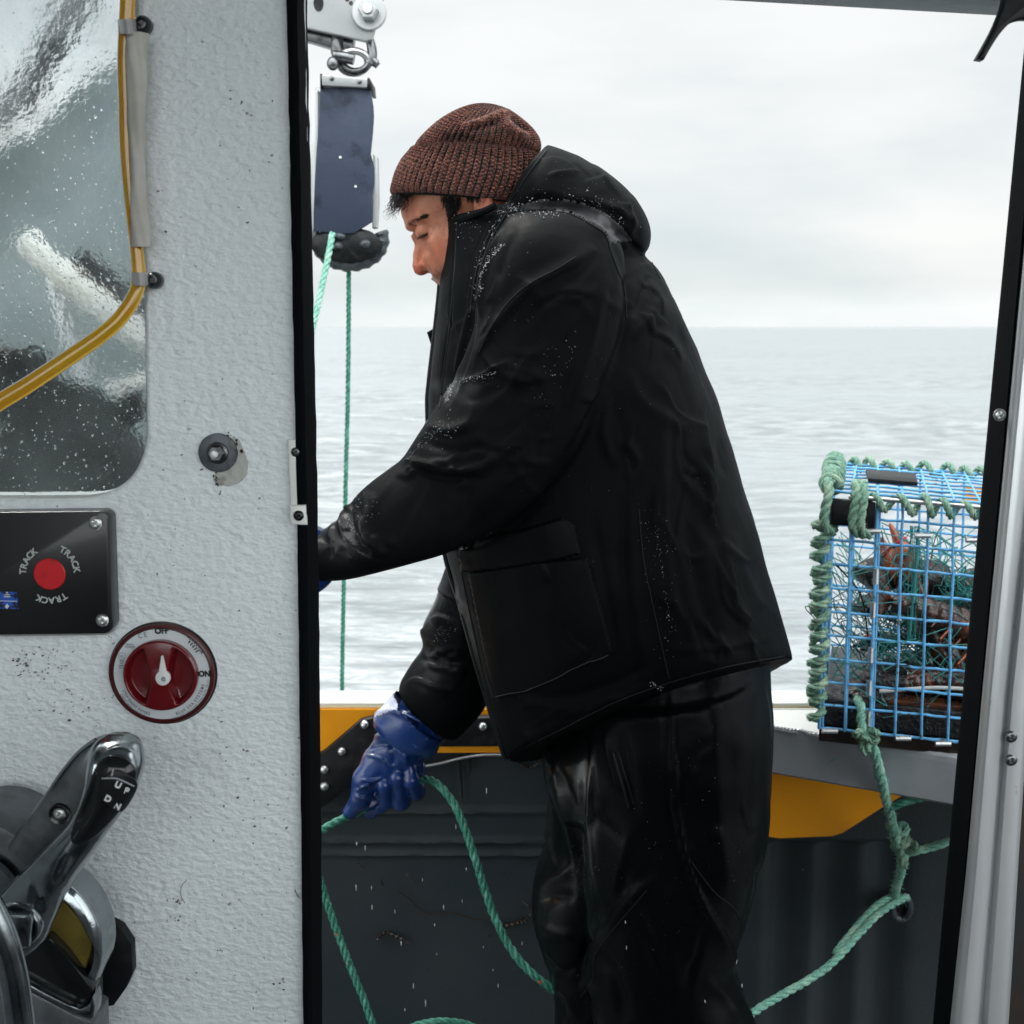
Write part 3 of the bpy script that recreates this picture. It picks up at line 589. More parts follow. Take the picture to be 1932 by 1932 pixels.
# ================================================================ the fisherman
YT = 1.62; SCT = YT/FPX
m_jack = mat('black_shell_fabric', (.0022, .0032, .0038), .62, bump=(1500, .25, .0003), bump2=(48, .4, .0025), noise=(5, (.006, .007, .008), .45, .7), rvar=(7, .46, .55, .70), spec=.07)
m_jack2 = mat('grey_shell_fabric', (.030, .030, .034), .6, spec=.2, bump=(1500, .3, .0003), sheen=.1)
m_trou = mat('wet_black_oilskin', (.0020, .0028, .0034), .40, bump=(1200, .2, .0003), bump2=(26, .35, .004), noise=(5, (.004, .005, .006), .45, .7), rvar=(5, .15, .52, .64), spec=.10)
m_zip = mat('zip_tape', (.008, .010, .011), .45, spec=.2, bump=(900, .4, .0005))
m_seam = mat('seam_thread', (.012, .014, .015), .5, spec=.2)
m_bead = mat('water_bead', (.9, .93, .95), .06, trans=.6, ior=1.33)
man = thing('person', 'person in a rust knitted beanie, black hooded jacket and blue gloves bending over the rope', 'person', (P(1250, 1932, 1.6)[0], 1.62, 0))

# ---- jacket: torso, hood and both sleeves as closed solids, then one skin
torso = loft([(962, 1436, 1488, 1250, YT, .235, 2.3), (946, 1400, 1484, 1232, YT, .242, 2.3), (925, 1330, 1466, 1165, YT, .245, 2.3), (898, 1230, 1440, 1080, YT, .245, 2.3),
              (868, 1125, 1420, 1000, YT, .24, 2.3), (842, 1038, 1398, 925, YT, .235, 2.3), (824, 940, 1374, 842, YT, .23, 2.3), (812, 850, 1345, 752, YT, .225, 2.3),
              (811, 770, 1322, 694, YT, .22, 2.3), (814, 705, 1303, 642, YT, .215, 2.3), (820, 645, 1281, 592, YT, .21, 2.3), (826, 590, 1258, 546, YT, .20, 2.2),
              (831, 540, 1232, 505, YT, .18, 2.1), (835, 495, 1196, 468, YT, .15, 2.0), (838, 455, 1130, 428, YT, .115, 2.0), (840, 418, 1030, 384, YT, .092, 2.0)], 150, 72)
_v, _f = torso; _s = np.clip((1.30-_v[:, 2])/.45, 0, 1); _n = (YT-_v[:, 1]); _v[:, 2] += _n*_s*.43; _v[:, 0] -= _n*_s*.10; torso = (_v, _f)
hood = loft([(950, 405, 1034, 277, YT, .105, 2.1), (958, 425, 1062, 286, YT, .125, 2.1), (975, 450, 1095, 301, YT, .138, 2.1), (1010, 480, 1140, 329, YT, .142, 2.1), (1060, 505, 1180, 362, YT, .138, 2.1),
             (1110, 515, 1208, 398, YT, .125, 2.1), (1150, 512, 1223, 434, YT, .10, 2.0), (1185, 500, 1223, 462, YT, .07, 2.0), (1202, 488, 1216, 478, YT, .035, 2.0)], 60, 48)
near = loft([(1010, 392, 1130, 404, 1.54, .05), (968, 404, 1160, 434, 1.50, .085), (930, 440, 1176, 486, 1.475, .098), (907, 510, 1182, 560, 1.455, .100), (893, 590, 1176, 640, 1.445, .100),
             (872, 675, 1152, 722, 1.435, .100), (838, 745, 1122, 790, 1.425, .098), (797, 808, 1092, 846, 1.415, .094), (762, 862, 1058, 892, 1.405, .088), (735, 884, 1010, 950, 1.395, .080),
             (705, 906, 925, 1008, 1.385, .074), (674, 934, 845, 1040, 1.375, .068), (650, 965, 780, 1058, 1.365, .062), (630, 985, 715, 1076, 1.36, .056), (606, 1000, 655, 1090, 1.36, .050), (575, 1004, 600, 1094, 1.36, .047)], 130, 48, e=2.15)
far = loft([(900, 860, 1040, 900, 1.76, .08), (872, 980, 1010, 1010, 1.79, .085), (835, 1085, 970, 1085, 1.80, .082), (822, 1128, 955, 1150, 1.80, .08), (797, 1182, 945, 1212, 1.795, .078), (797, 1222, 938, 1262, 1.79, .075),
            (776, 1256, 925, 1310, 1.785, .070), (757, 1286, 902, 1350, 1.78, .064), (752, 1304, 862, 1392, 1.78, .058)], 80, 40)
V, Fc = evalmesh([torso, hood, near, far], .0032, 4)
g = 'k'
strokes = [
 # body / sleeve boundary: valley along the armhole and under the sleeve
 ([(1150, 438), (1176, 505), (1183, 575), (1176, 640), (1152, 705), (1122, 775), (1086, 838), (1046, 900)], 5, 9, -9),
 ([(1046, 900), (1030, 935), (960, 1000), (900, 1030), (842, 1046)], 6, 10, -8),
 # front of sleeve against the chest
 ([(960, 400), (928, 450), (905, 515), (893, 600), (882, 665), (856, 730), (842, 765)], 5, 8, -9),
 ([(905, 560), (880, 610), (865, 680), (858, 725)], 6, 5, 5),
 # long diagonal folds across the upper sleeve
 ([(1125, 470), (1080, 500), (1010, 540), (960, 590), (915, 650), (890, 700)], 3.5, 14, 8),
 ([(1130, 480), (1095, 520), (1030, 570), (985, 625)], 7, 16, -5),
 ([(948, 430), (925, 480), (912, 540), (905, 600)], 3, 9, 6),
 ([(975, 430), (950, 490), (930, 560)], 8, 8, -4),
 ([(1140, 520), (1125, 600), (1100, 690), (1065, 770)], 12, 7, 6),
 ([(905, 655), (935, 700), (985, 720), (1040, 715)], 14, 5, 6),
 ([(860, 725), (900, 712), (945, 690), (955, 678)], 3.5, 9, 8),
 ([(855, 742), (900, 745), (960, 735), (1010, 745)], 10, 12, -5),
 ([(1020, 640), (1010, 720), (985, 800), (950, 870)], 16, 8, 5),
 ([(1080, 700), (1060, 780), (1030, 850)], 10, 10, -5),
 # elbow creases
 ([(764, 864), (790, 880), (840, 888), (895, 884), (925, 866), (930, 850)], 4, 14, 11),
 ([(768, 872), (800, 893), (850, 902), (905, 898)], 5, 6, -9),
 ([(800, 805), (850, 815), (905, 800)], 14, 6, 6), ([(790, 830), (860, 850), (925, 838)], 8, 8, -5),
 ([(760, 880), (720, 930), (690, 975), (676, 1000)], 10, 6, 4),
 ([(820, 900), (800, 950), (770, 1000), (745, 1040)], 14, 8, 4), ([(880, 900), (880, 950), (860, 1000)], 10, 14, -4),
 # wrist crumples
 ([(655, 952), (645, 985), (655, 1020), (690, 1050), (730, 1068)], 5, 5, 8), ([(668, 945), (664, 985), (680, 1020), (712, 1045)], 5, 5, -7),
 ([(632, 985), (622, 1010), (630, 1040)], 4, 5, 6), ([(690, 925), (690, 965), (712, 1000)], 8, 5, 5), ([(608, 1012), (625, 1030), (615, 1060)], 5, 5, -5),
 # hood
 ([(965, 400), (1020, 388), (1080, 392), (1140, 420), (1190, 458), (1218, 486)], 6, 9, -10),
 ([(1080, 380), (1130, 384), (1180, 410), (1215, 440)], 10, 6, 6), ([(1100, 400), (1150, 420), (1195, 450)], 6, 6, -6), ([(1120, 395), (1165, 430), (1190, 470)], 5, 5, 4),
 ([(1000, 360), (1060, 375), (1110, 368), (1150, 350)], 16, 12, 5), ([(985, 385), (1030, 372), (1070, 380)], 6, 6, -4),
 ([(940, 385), (965, 360), (1000, 318), (1034, 277)], 5, 4, 4), ([(1190, 380), (1205, 420), (1200, 460)], 8, 8, -4),
 # collar and chest
 ([(862, 412), (856, 500), (848, 600), (838, 680), (828, 770)], 3, 3, -2.5),
 ([(935, 392), (920, 430), (900, 480), (888, 540), (878, 600)], 7, 5, 5), ([(890, 480), (878, 560), (862, 640)], 8, 8, -4),
 # yoke / shoulder blade
 ([(1180, 520), (1215, 500), (1245, 520), (1262, 560)], 8, 8, 4), ([(1195, 600), (1215, 545), (1222, 520)], 8, 6, -6), ([(1190, 640), (1230, 590), (1240, 560)], 6, 10, 6),
 ([(1240, 640), (1290, 700), (1320, 780)], 18, 12, 4),
 # back and side drape
 ([(1150, 740), (1140, 800), (1150, 850), (1170, 880)], 7, 10, 6), ([(1165, 740), (1170, 820), (1185, 880)], 9, 9, -6),
 ([(1185, 700), (1215, 760), (1275, 800), (1330, 805)], 12, 16, 5), ([(1260, 690), (1250, 800), (1245, 950), (1260, 1100), (1280, 1230)], 14, 22, 7),
 ([(1330, 790), (1340, 900), (1370, 1050), (1410, 1200)], 20, 12, 6), ([(1300, 850), (1300, 1000), (1330, 1150), (1350, 1250)], 18, 18, -6),
 ([(1200, 940), (1195, 1050), (1205, 1180), (1222, 1280)], 8, 12, 6), ([(1180, 930), (1175, 1040), (1185, 1160)], 8, 8, -5),
 ([(1385, 1000), (1400, 1070), (1440, 1150)], 10, 12, 4), ([(1360, 1020), (1390, 1050), (1420, 1060)], 6, 8, 4),
 ([(1120, 960), (1130, 1040), (1150, 1150), (1165, 1240)], 7, 7, -4),
 ([(960, 1300), (1050, 1320), (1160, 1290), (1230, 1250)], 12, 8, -5), ([(980, 1390), (1060, 1365), (1160, 1320), (1240, 1285)], 8, 14, 6),
 ([(1000, 1345), (1090, 1335), (1180, 1300)], 12, 10, 4), ([(1250, 1230), (1350, 1225), (1460, 1205)], 12, 5, 3),
 # far sleeve
 ([(800, 1185), (830, 1165), (865, 1180), (885, 1210)], 5, 12, 9), ([(803, 1215), (830, 1235), (860, 1230)], 5, 5, -9), ([(828, 1115), (860, 1135), (880, 1160)], 5, 7, 7), ([(820, 1150), (850, 1165), (870, 1190)], 5, 5, -6),
 ([(765, 1290), (790, 1282), (830, 1296), (880, 1305)], 3, 9, 6), ([(800, 1255), (840, 1262), (890, 1262)], 8, 6, 5), ([(790, 1240), (830, 1250)], 5, 5, -6),
]
CR = []                                                            # crisp creases: elbow, cuffs, waist, back, under the arm
for (cx_, cy_, sx_, sy_, a0, da, l0, n_, am) in ((840, 880, 60, 40, 8, 22, 60, 12, 4.5), (980, 860, 40, 60, -40, 25, 60, 7, 4), (690, 1000, 45, 45, 62, 25, 40, 12, 4), (930, 620, 30, 90, 112, 14, 80, 7, 4), (1060, 560, 60, 60, 140, 16, 110, 5, 3.5), (1010, 740, 70, 60, 170, 24, 80, 6, 3.5),
     (1230, 600, 40, 60, 60, 22, 80, 7, 4), (1290, 900, 60, 180, 82, 12, 150, 12, 4), (1390, 1120, 35, 90, 66, 10, 120, 6, 4), (1180, 880, 30, 90, 85, 15, 90, 6, 4), (1100, 1340, 110, 30, -20, 14, 90, 7, 4), (1150, 420, 50, 30, 30, 25, 60, 7, 4), (1080, 340, 50, 25, 25, 16, 70, 5, 3.5), (850, 1230, 45, 70, 20, 26, 55, 10, 5), (1330, 1200, 80, 30, 80, 14, 70, 7, 3)):
    for k in range(n_):
        x = cx_+RNG.normal(0, sx_*.6); y = cy_+RNG.normal(0, sy_*.6); a = radians(RNG.normal(a0, da)); l = l0*RNG.uniform(.5, 1.3); b_ = RNG.normal(0, .12)*l
        pts = [(x-cos(a)*l/2, y-sin(a)*l/2), (x-sin(a)*b_, y+cos(a)*b_), (x+cos(a)*l/2, y+sin(a)*l/2)]; s1 = RNG.uniform(1.6, 3.2); s2 = RNG.uniform(7, 15); 
        CR.append((pts, s1, s2, am*RNG.uniform(.6, 1.2)) if RNG.random() < .5 else (pts, s2, s1, am*RNG.uniform(.6, 1.2)))
strokes += CR
for _ in range(46):                                                # many small soft wrinkles
    x = RNG.uniform(820, 1440); y = RNG.uniform(430, 1400); a = radians(RNG.normal(70, 26)); l = RNG.uniform(25, 95); c_ = RNG.normal(0, .2)
    pts = [(x+cos(a+c_*k)*l*k/2, y+sin(a+c_*k)*l*k/2) for k in range(-1, 3)]
    strokes.append((pts, RNG.uniform(4, 12), RNG.uniform(4, 12), RNG.choice([-1, 1])*RNG.uniform(1.5, 3.6)))
V = sculpt(V, Fc, strokes, SCT*.95)
N_v = vnormals(V, Fc); _w = V*np.array((1, 1, .55)); V += N_v*(.0016*vnoise(V, 14)+.0009*vnoise(V+5, 33)+.0012*np.clip(.35-np.abs(vnoise(_w, 17)), 0, 1))[:, None]
jk = mk('jacket', V, Fc, m_jack, man, sharp=180)
DR = Drape(V, Fc)

def seam(pts, r=.0007, n=90, off=.0004, m=m_seam, name='seam', parent=jk, sm=1):
    l = DR.line(pts, n, off, sm)
    if len(l) > 3:
        d = np.linalg.norm(np.diff(l, axis=0), axis=1); 
        if d.max() < .05: mk(name, *tube(l, r, 6), m, parent)
ORG[jk.name] = ORG[man.name]
def panel(poly, off, m, name, step=3.0, rim=4):
    v, f = DR.patch(poly, step, off, rim)
    if len(f): mk(name, v, f, m, jk, sharp=80)
# cargo pocket with flap
pk = catmull(np.array([(884, 1080), (895, 1130), (915, 1230), (937, 1318)]), 14).tolist()+catmull(np.array([(945, 1318), (1010, 1300), (1080, 1268), (1150, 1240)]), 12).tolist()+catmull(np.array([(1157, 1228), (1140, 1160), (1120, 1090), (1110, 1050)]), 12).tolist()+[(1000, 1060)]
m_pock = mat('pocket_fabric', (.0028, .0036, .0042), .50, bump=(1500, .25, .0003), bump2=(60, .25, .002), rvar=(9, .32, .45, .7), spec=.09)
panel(pk, .0065, m_pock, 'pocket'); panel([(867, 1026), (905, 1018), (960, 1005), (1010, 990), (1060, 975), (1085, 985), (1098, 1046), (1040, 1060), (940, 1074), (874, 1080)], .0085, m_pock, 'pocket_flap', rim=3)
for pts in ([(893, 1100), (905, 1170), (925, 1260), (940, 1312)], [(945, 1310), (1010, 1293), (1080, 1262), (1148, 1232)]):
    l = DR.line(pts, 60, .0074, 1); mk('stitching', *tube(l, .0006, 5), m_jack2, jk)
# shoulder yoke in paler cloth, seams
panel([(968, 398), (985, 385), (1020, 376), (1060, 375), (1100, 382), (1140, 400), (1175, 428), (1196, 455), (1170, 457), (1150, 462), (1140, 440), (1118, 425), (1080, 404), (1035, 396), (1000, 396)], .0022, m_jack2, 'shoulder_yoke', 2.6, 2)
seam([(1148, 462), (1165, 510), (1178, 545), (1182, 600)]); seam([(965, 402), (1000, 397), (1035, 397), (1080, 406), (1120, 427), (1140, 441), (1150, 462)], .0009)
seam([(1086, 485), (1050, 508), (1000, 535), (960, 570), (925, 620), (903, 665)], .0008); seam([(955, 402), (925, 455), (903, 520), (897, 580)], .0010); seam([(948, 402), (916, 455), (895, 525), (887, 590)], .0007)
seam([(972, 1418), (1070, 1370), (1160, 1325), (1255, 1290), (1370, 1258), (1478, 1238)], .0006); seam([(863, 420), (857, 520), (848, 620), (838, 700), (830, 770)], .0008)
seam([(867, 1060), (885, 1150), (905, 1240), (925, 1330), (950, 1408)], .0008); seam([(1205, 960), (1215, 1060), (1240, 1180), (1262, 1280)], .0006)
seam([(1222, 478), (1232, 500), (1245, 525)], .0008); seam([(950, 398), (975, 362), (1003, 320), (1030, 284)], .0009)
# zip and storm flap on the front edge
zp = catmull(np.array([(838, 414), (835, 480), (832, 540), (826, 600), (819, 660), (812, 720), (809, 770), (816, 880), (842, 1046), (870, 1140), (900, 1250), (930, 1350), (955, 1430)]), 200)
zv = MB()
for yo in (-.006, .006): zv.add(*tube(PA(zp, YT)+np.array((-.0005, yo, 0)), .0042, 8))
zv.build('zip_placket', m_zip, jk)
zt_ = MB(); zq = resample(zp, 420)
for x, y in zq[::1]: zt_.add(*ball(P(x-2.6, y, YT-.004), .0011, 6))
zt_.build('zip_teeth', m_zip, jk)
mk('storm_flap', *prism([(805, 627), (815, 621), (826, 618), (822, 668), (816, 660)], 1.66, .02, .003), m_jack, jk)
mk('collar_rim', *tube(catmull(np.array([P(839, 416, YT-.02), P(870, 413, YT-.07), P(905, 402, YT-.098), P(935, 388, YT-.106)]), 40), .0045, 8), m_jack, jk)

# water beads and spray on the cloth
def beads(dr, regions, m, parent, name, wh=1.0):
    mb = MB()
    for pts, spread, n, r0, r1 in regions:
        c_ = resample(np.array(pts, float), 60)
        for _ in range(n):
            q = c_[RNG.integers(0, 60)]+RNG.normal(0, 1, 2)*spread; h, nn = dr.hit(q[0], q[1], 0)
            if h is None or h[1] > 1.9: continue
            r = r0+(r1-r0)*RNG.random()**3; mb.add(*ball(h+nn*r*.3, r, 6))
    mb.build(name, m, parent, kind='stuff')
m_spray = mat('white_spray', (.78, .80, .82), .3)
beads(DR, [([(1000, 385), (1060, 380), (1120, 392), (1180, 430)], 12, 110, .0003, .0013), ([(965, 388), (940, 410), (905, 500), (898, 560)], 6, 120, .0004, .0011), ([(945, 400), (1010, 392), (960, 396)], 6, 70, .0004, .0012),
            ([(903, 520), (925, 480), (950, 460)], 3, 60, .0004, .0009), ([(850, 420), (900, 420), (880, 460)], 12, 40, .0004, .0010), ([(790, 820), (850, 800)], 18, 90, .0003, .0008), ([(690, 930), (670, 985)], 14, 60, .0003, .0008),
            ([(850, 730), (842, 752)], 4, 55, .0003, .0009), ([(860, 725), (930, 705)], 5, 35, .0003, .0007), ([(900, 500), (1100, 850)], 80, 90, .0002, .0005), ([(1200, 500), (1400, 1150)], 60, 45, .0002, .00045), ([(1000, 1180), (1090, 1070)], 15, 420, .00015, .0005), ([(880, 1045), (940, 1020)], 8, 120, .0002, .0005), ([(960, 1300), (1140, 1225)], 9, 120, .0002, .0004),
            ([(1230, 960), (1262, 1250)], 18, 60, .0003, .0006), ([(810, 1210), (850, 1180)], 10, 50, .0003, .0006), ([(1000, 250+130), (1150, 350)], 30, 40, .0003, .0006), ([(1080, 640), (1020, 760)], 14, 26, .0004, .0008)], m_bead, jk, 'water_beads')
beads(DR, [([(903, 560), (905, 520), (925, 488), (948, 462)], 1.6, 80, .0003, .0007), ([(849, 738), (843, 756), (852, 728)], 2.4, 60, .0003, .0007), ([(858, 722), (900, 712), (935, 703)], 2, 40, .0003, .0006), ([(1052, 405), (960, 392), (985, 388)], 3, 50, .0003, .0007),
            ([(768, 866), (800, 834), (830, 810)], 3, 50, .0002, .0005), ([(655, 975), (664, 1000)], 3, 30, .0003, .0006), ([(1240, 1000), (1250, 1090), (1268, 1200)], 2.0, 40, .0002, .0005), ([(1230, 1290), (1245, 1300)], 4, 30, .0003, .0006)], m_spray, jk, 'salt_spray')

# ---- trousers and boots
YN, YF = 1.535, 1.70
legn = loft([(1075, 1290, 1430, 1230, 1.60, .19, 2.2), (1078, 1380, 1449, 1330, 1.575, .17, 2.2), (1082, 1470, 1449, 1460, YN+.02, .145, 2.2), (1090, 1570, 1440, 1580, YN, .128, 2.2), (1096, 1680, 1410, 1700, YN, .120), (1106, 1780, 1384, 1800, YN, .115),
             (1112, 1860, 1404, 1860, YN, .115), (1122, 1932, 1424, 1932, YN, .112), (1140, 2060, 1420, 2060, YN, .105), (1150, 2230, 1390, 2230, YN, .10), (1155, 2390, 1380, 2390, YN, .10)], 110, 56)
legf = loft([(1015, 1380, 1300, 1330, 1.66, .16, 2.2), (1026, 1450, 1290, 1420, 1.68, .15), (1032, 1520, 1270, 1510, YF, .125), (1026, 1600, 1240, 1600, YF, .12), (1006, 1668, 1215, 1670, YF, .118), (1006, 1730, 1200, 1740, YF, .115), (1022, 1790, 1195, 1800, YF, .11),
             (1040, 1850, 1190, 1850, YF, .105), (1046, 1932, 1190, 1932, YF, .10), (1050, 2080, 1190, 2080, YF, .095), (1050, 2300, 1200, 2300, YF, .095)], 100, 48)
seat = loft([(1075, 1250, 1440, 1170, 1.62, .19), (1060, 1330, 1448, 1260, 1.62, .20), (1030, 1420, 1448, 1380, 1.62, .195, 2.3), (1035, 1480, 1445, 1470, 1.62, .185, 2.2), (1060, 1530, 1430, 1530, 1.62, .15), (1100, 1560, 1400, 1560, 1.62, .10)], 60, 56)
TV, TF = evalmesh([legn, legf, seat], .0045, 5)
ts = [([(1268, 1290), (1270, 1400), (1276, 1500), (1290, 1600), (1325, 1700), (1362, 1760), (1400, 1835)], 4, 16, 12), ([(1256, 1290), (1258, 1400), (1262, 1500), (1276, 1600), (1312, 1702), (1350, 1764)], 8, 5, -9),
      ([(1105, 1350), (1100, 1480), (1096, 1600), (1106, 1700), (1116, 1760), (1100, 1830), (1105, 1932)], 5, 12, -12), ([(1118, 1400), (1112, 1520), (1118, 1620), (1128, 1690)], 5, 9, 7),
      ([(1040, 1450), (1055, 1500), (1075, 1570), (1092, 1650), (1104, 1720)], 5, 10, 9), ([(1050, 1440), (1070, 1490), (1090, 1540)], 5, 7, -7), ([(1030, 1560), (1040, 1610), (1050, 1640)], 6, 8, 6),
      ([(1012, 1680), (1035, 1668), (1062, 1650), (1080, 1630)], 4, 10, 9), ([(1020, 1700), (1050, 1690), (1085, 1690)], 7, 9, -7), ([(1015, 1740), (1050, 1760), (1090, 1765)], 9, 8, 6),
      ([(1108, 1775), (1150, 1740), (1190, 1690), (1240, 1650)], 6, 16, 7), ([(1095, 1870), (1120, 1840), (1120, 1790), (1150, 1755)], 6, 12, 6), ([(1130, 1790), (1160, 1850), (1180, 1932)], 14, 10, -8),
      ([(1140, 1380), (1155, 1450), (1170, 1500)], 4, 6, 5), ([(1170, 1380), (1190, 1470), (1200, 1540)], 10, 10, -5), ([(1220, 1700), (1260, 1790), (1280, 1900)], 14, 14, 7), ([(1190, 1560), (1170, 1640), (1150, 1700)], 12, 14, 6),
      ([(1340, 1300), (1345, 1420), (1350, 1560), (1380, 1700)], 22, 14, 6), ([(1420, 1300), (1425, 1450), (1410, 1600)], 12, 10, -4), ([(1330, 1850), (1370, 1880), (1400, 1932)], 12, 12, 6), ([(1040, 1860), (1070, 1880), (1090, 1932)], 7, 7, 5), ([(1030, 1830), (1060, 1835), (1100, 1815)], 5, 6, -6)]
for _ in range(30):
    x = RNG.uniform(1020, 1440); y = RNG.uniform(1380, 1932); a = radians(RNG.normal(85, 30)); l = RNG.uniform(30, 110)
    ts.append(([(x+cos(a)*l*k/2, y+sin(a)*l*k/2+RNG.normal(0, 4)) for k in range(-1, 2)], RNG.uniform(4, 11), RNG.uniform(4, 11), RNG.choice([-1, 1])*RNG.uniform(2, 5)))
TV = sculpt(TV, TF, ts, SCT)
N_v = vnormals(TV, TF); TV += N_v*(.003*vnoise(TV, 11)+.0016*vnoise(TV+5, 27))[:, None]
tr_ = mk('trousers', TV, TF, m_trou, man, sharp=180); ORG[tr_.name] = ORG[man.name]
DT = Drape(TV, TF)
def wetness(o, v, spots, coat_r):
    q = proj(v); w = np.zeros(len(v))
    for (cx_, cy_, rx, ry, k) in spots: w = np.maximum(w, k*np.exp(-((q[:, 0]-cx_)/rx)**2-((q[:, 1]-cy_)/ry)**2))
    w = np.clip(w*1.7*(.75+.9*vnoise(v*np.array((1, 1, .35)), 30))-.12, 0, 1); a_ = o.data.attributes.new('wet', 'FLOAT', 'POINT'); a_.data.foreach_set('value', w)
    t = o.data.materials[0].node_tree; n_ = t.nodes.new('ShaderNodeAttribute'); n_.attribute_name = 'wet'; b_ = t.nodes['Principled BSDF']; t.links.new(n_.outputs['Fac'], b_.inputs['Coat Weight']); b_.inputs['Coat Roughness'].default_value = coat_r; b_.inputs['Coat IOR'].default_value = 1.6
wetness(tr_, TV, [(1040, 1540, 30, 120, .95), (1100, 1580, 20, 150, .85), (1030, 1700, 30, 60, .5), (1120, 1760, 30, 40, .5)], .16)
wetness(jk, V, [(640, 1010, 50, 60, .6), (830, 1150, 45, 50, .6), (815, 1250, 50, 50, .4), (860, 730, 40, 20, .4)], .28)
def tline(pts, r, name, m, off=.0004):
    l = DT.line(pts, 70, off, 1); mk(name, *tube(l, r, 6), m, tr_)
tline([(1158, 1420), (1166, 1450), (1178, 1490), (1187, 1524)], .0016, 'pocket_zip', m_zip); tline([(1168, 1418), (1176, 1450), (1188, 1488), (1196, 1518)], .0010, 'pocket_zip', m_zip)
tline([(1095, 1880), (1118, 1850), (1124, 1800), (1160, 1750), (1220, 1680)], .0009, 'seam', m_seam); tline([(1300, 1620), (1345, 1680), (1385, 1715), (1405, 1760)], .0008, 'seam', m_seam)
beads(DT, [([(1150, 1500), (1250, 1800)], 70, 80, .00025, .0005), ([(1300, 1400), (1400, 1750)], 40, 50, .00025, .0005), ([(1090, 1600), (1100, 1700)], 12, 40, .0003, .0007)], m_bead, tr_, 'water_beads')
m_boot = mat('rubber_boot', (.02, .05, .03), .3, bump=(80, .2, .001))
for yb_, xa, nm in ((YN, 1240, 0), (YF, 1110, 1)):
    c = P(xa, 2350, yb_); x = c[0]; mb = MB()
    rg = []
    for z, hx, hy, ox in ((.0, .145, .055, -.05), (.03, .148, .058, -.05), (.07, .13, .055, -.035), (.12, .085, .055, 0), (.2, .065, .062, .01), (.3, .07, .068, .01)):
        a = np.arange(28)*2*pi/28; rg.append(np.stack([x+ox+hx*np.cos(a), yb_+hy*np.sin(a), z+0*a], 1))
    n = 28; mb.add(np.concatenate(rg), [(k*n+i, k*n+(i+1) % n, (k+1)*n+(i+1) % n, (k+1)*n+i) for k in range(5) for i in range(n)]+[tuple(range(n)), tuple(range(5*n, 6*n))]); mb.build('boot', m_boot, man)

# ---- head: one body surface (head, neck, trunk) in px space at the body's centre plane, then to the world
def head_raw(X, Y, Z):                                             # X,Y = px in the photograph, Z = sideways px (towards the camera negative)
    A = np.abs(Z)
    d = s_sph(X, Y, Z, (893, 335), 1, (112, 92, 92))
    d = smin(d, s_sph(X, Y, Z, (826, 398), 1, (62, 52, 60)), 20)       # forehead and temples
    d = smin(d, s_sph(X, Y, Z, (862, 462), 1, (62, 84, 66)), 16)       # cheeks
    d = smin(d, s_cap(X, Y, Z, (856, 520, 0), (872, 575, 0), 31, 30), 14)  # mouth and chin mass
    d = smin(d, s_cap(X, Y, A, (866, 562, 18), (940, 470, 58), 26, 26), 20)
    d = smin(d, s_cap(X, Y, A, (778, 426, 6), (799, 410, 44), 9, 11), 9)    # brow ridge
    d = smin(d, s_cap(X, Y, A, (826, 458, 42), (850, 496, 46), 15, 15), 14) # cheek bone
    d = smin(d, s_cap(X, Y, A, (812, 488, 26), (826, 512, 24), 10, 11), 12) # upper lip side
    d = smax(d, -s_sph(X, Y, A, (786, 446, 30), 1, (17, 19, 17)), 8)        # eye socket
    d = smin(d, s_sph(X, Y, A, (803, 438, 31), 1, (15.5, 16, 16)), 3)       # lidded eye
    d = smax(d, -s_cap(X, Y, A, (788, 427, 22), (805, 419, 38), 2.0, 1.8), 4)
    d = smax(d, -s_cap(X, Y, A, (788, 448, 24), (807, 442, 38), 2.0, 1.4), 2.5)
    d = smax(d, -s_cap(X, Y, A, (794, 461, 22), (816, 461, 40), 2.6, 2.4), 7)
    nose = s_cap(X, Y, Z, (789, 448, 0), (790, 476, 0), 7, 9); nose = smin(nose, s_cap(X, Y, Z, (790, 476, 0), (793, 500, 0), 9.5, 13), 6)
    nose = smin(nose, s_sph(X, Y, Z, (794, 507, 0), 1, (14.5, 13, 13)), 5); nose = smin(nose, s_sph(X, Y, A, (807, 500, 14), 1, (13, 11, 10)), 4)
    nose = smin(nose, s_cap(X, Y, Z, (804, 462, 0), (815, 500, 0), 15, 15), 8)
    d = smin(d, nose, 6)
    d = smax(d, -s_cap(X, Y, A, (797, 520, 6), (808, 513, 11), 4.0, 3.6), 2.5)    # nostrils
    d = smax(d, -s_cap(X, Y, A, (820, 486, 23), (829, 510, 27), 2.2, 2.8), 5)     # fold from the wing of the nose
    d = smin(d, s_cap(X, Y, A, (826, 528, 2), (838, 533, 20), 7, 4.5), 5); d = smin(d, s_cap(X, Y, A, (838, 546, 2), (847, 546, 17), 7.5, 5), 5)  # lips
    d = smax(d, -s_cap(X, Y, A, (830, 538, 0), (852, 539, 24), 1.8, 1.6), 3)
    ear = s_sph(X, Y, A, (914, 388, 96), 1, (17, 30, 9)); ear = smax(ear, -s_sph(X, Y, A, (911, 388, 107), 1, (10, 21, 9)), 4); d = smin(d, ear, 6)
    d = smin(d, s_cap(X, Y, A, (902, 398, 92), (904, 410, 90), 5, 5), 5)
    d = smin(d, s_cap(X, Y, Z, (925, 430, 0), (985, 540, 0), 68, 74), 24)   # neck
    d = smin(d, s_cap(X, Y, Z, (985, 560, 0), (1150, 900, 0), 95, 110), 30) # trunk inside the jacket
    return d
PRY = np.array([300, 370, 380, 395, 411, 427, 445, 460, 472, 484, 500, 508, 515, 519, 527, 532, 536, 544, 550, 562, 575, 590, 700.])
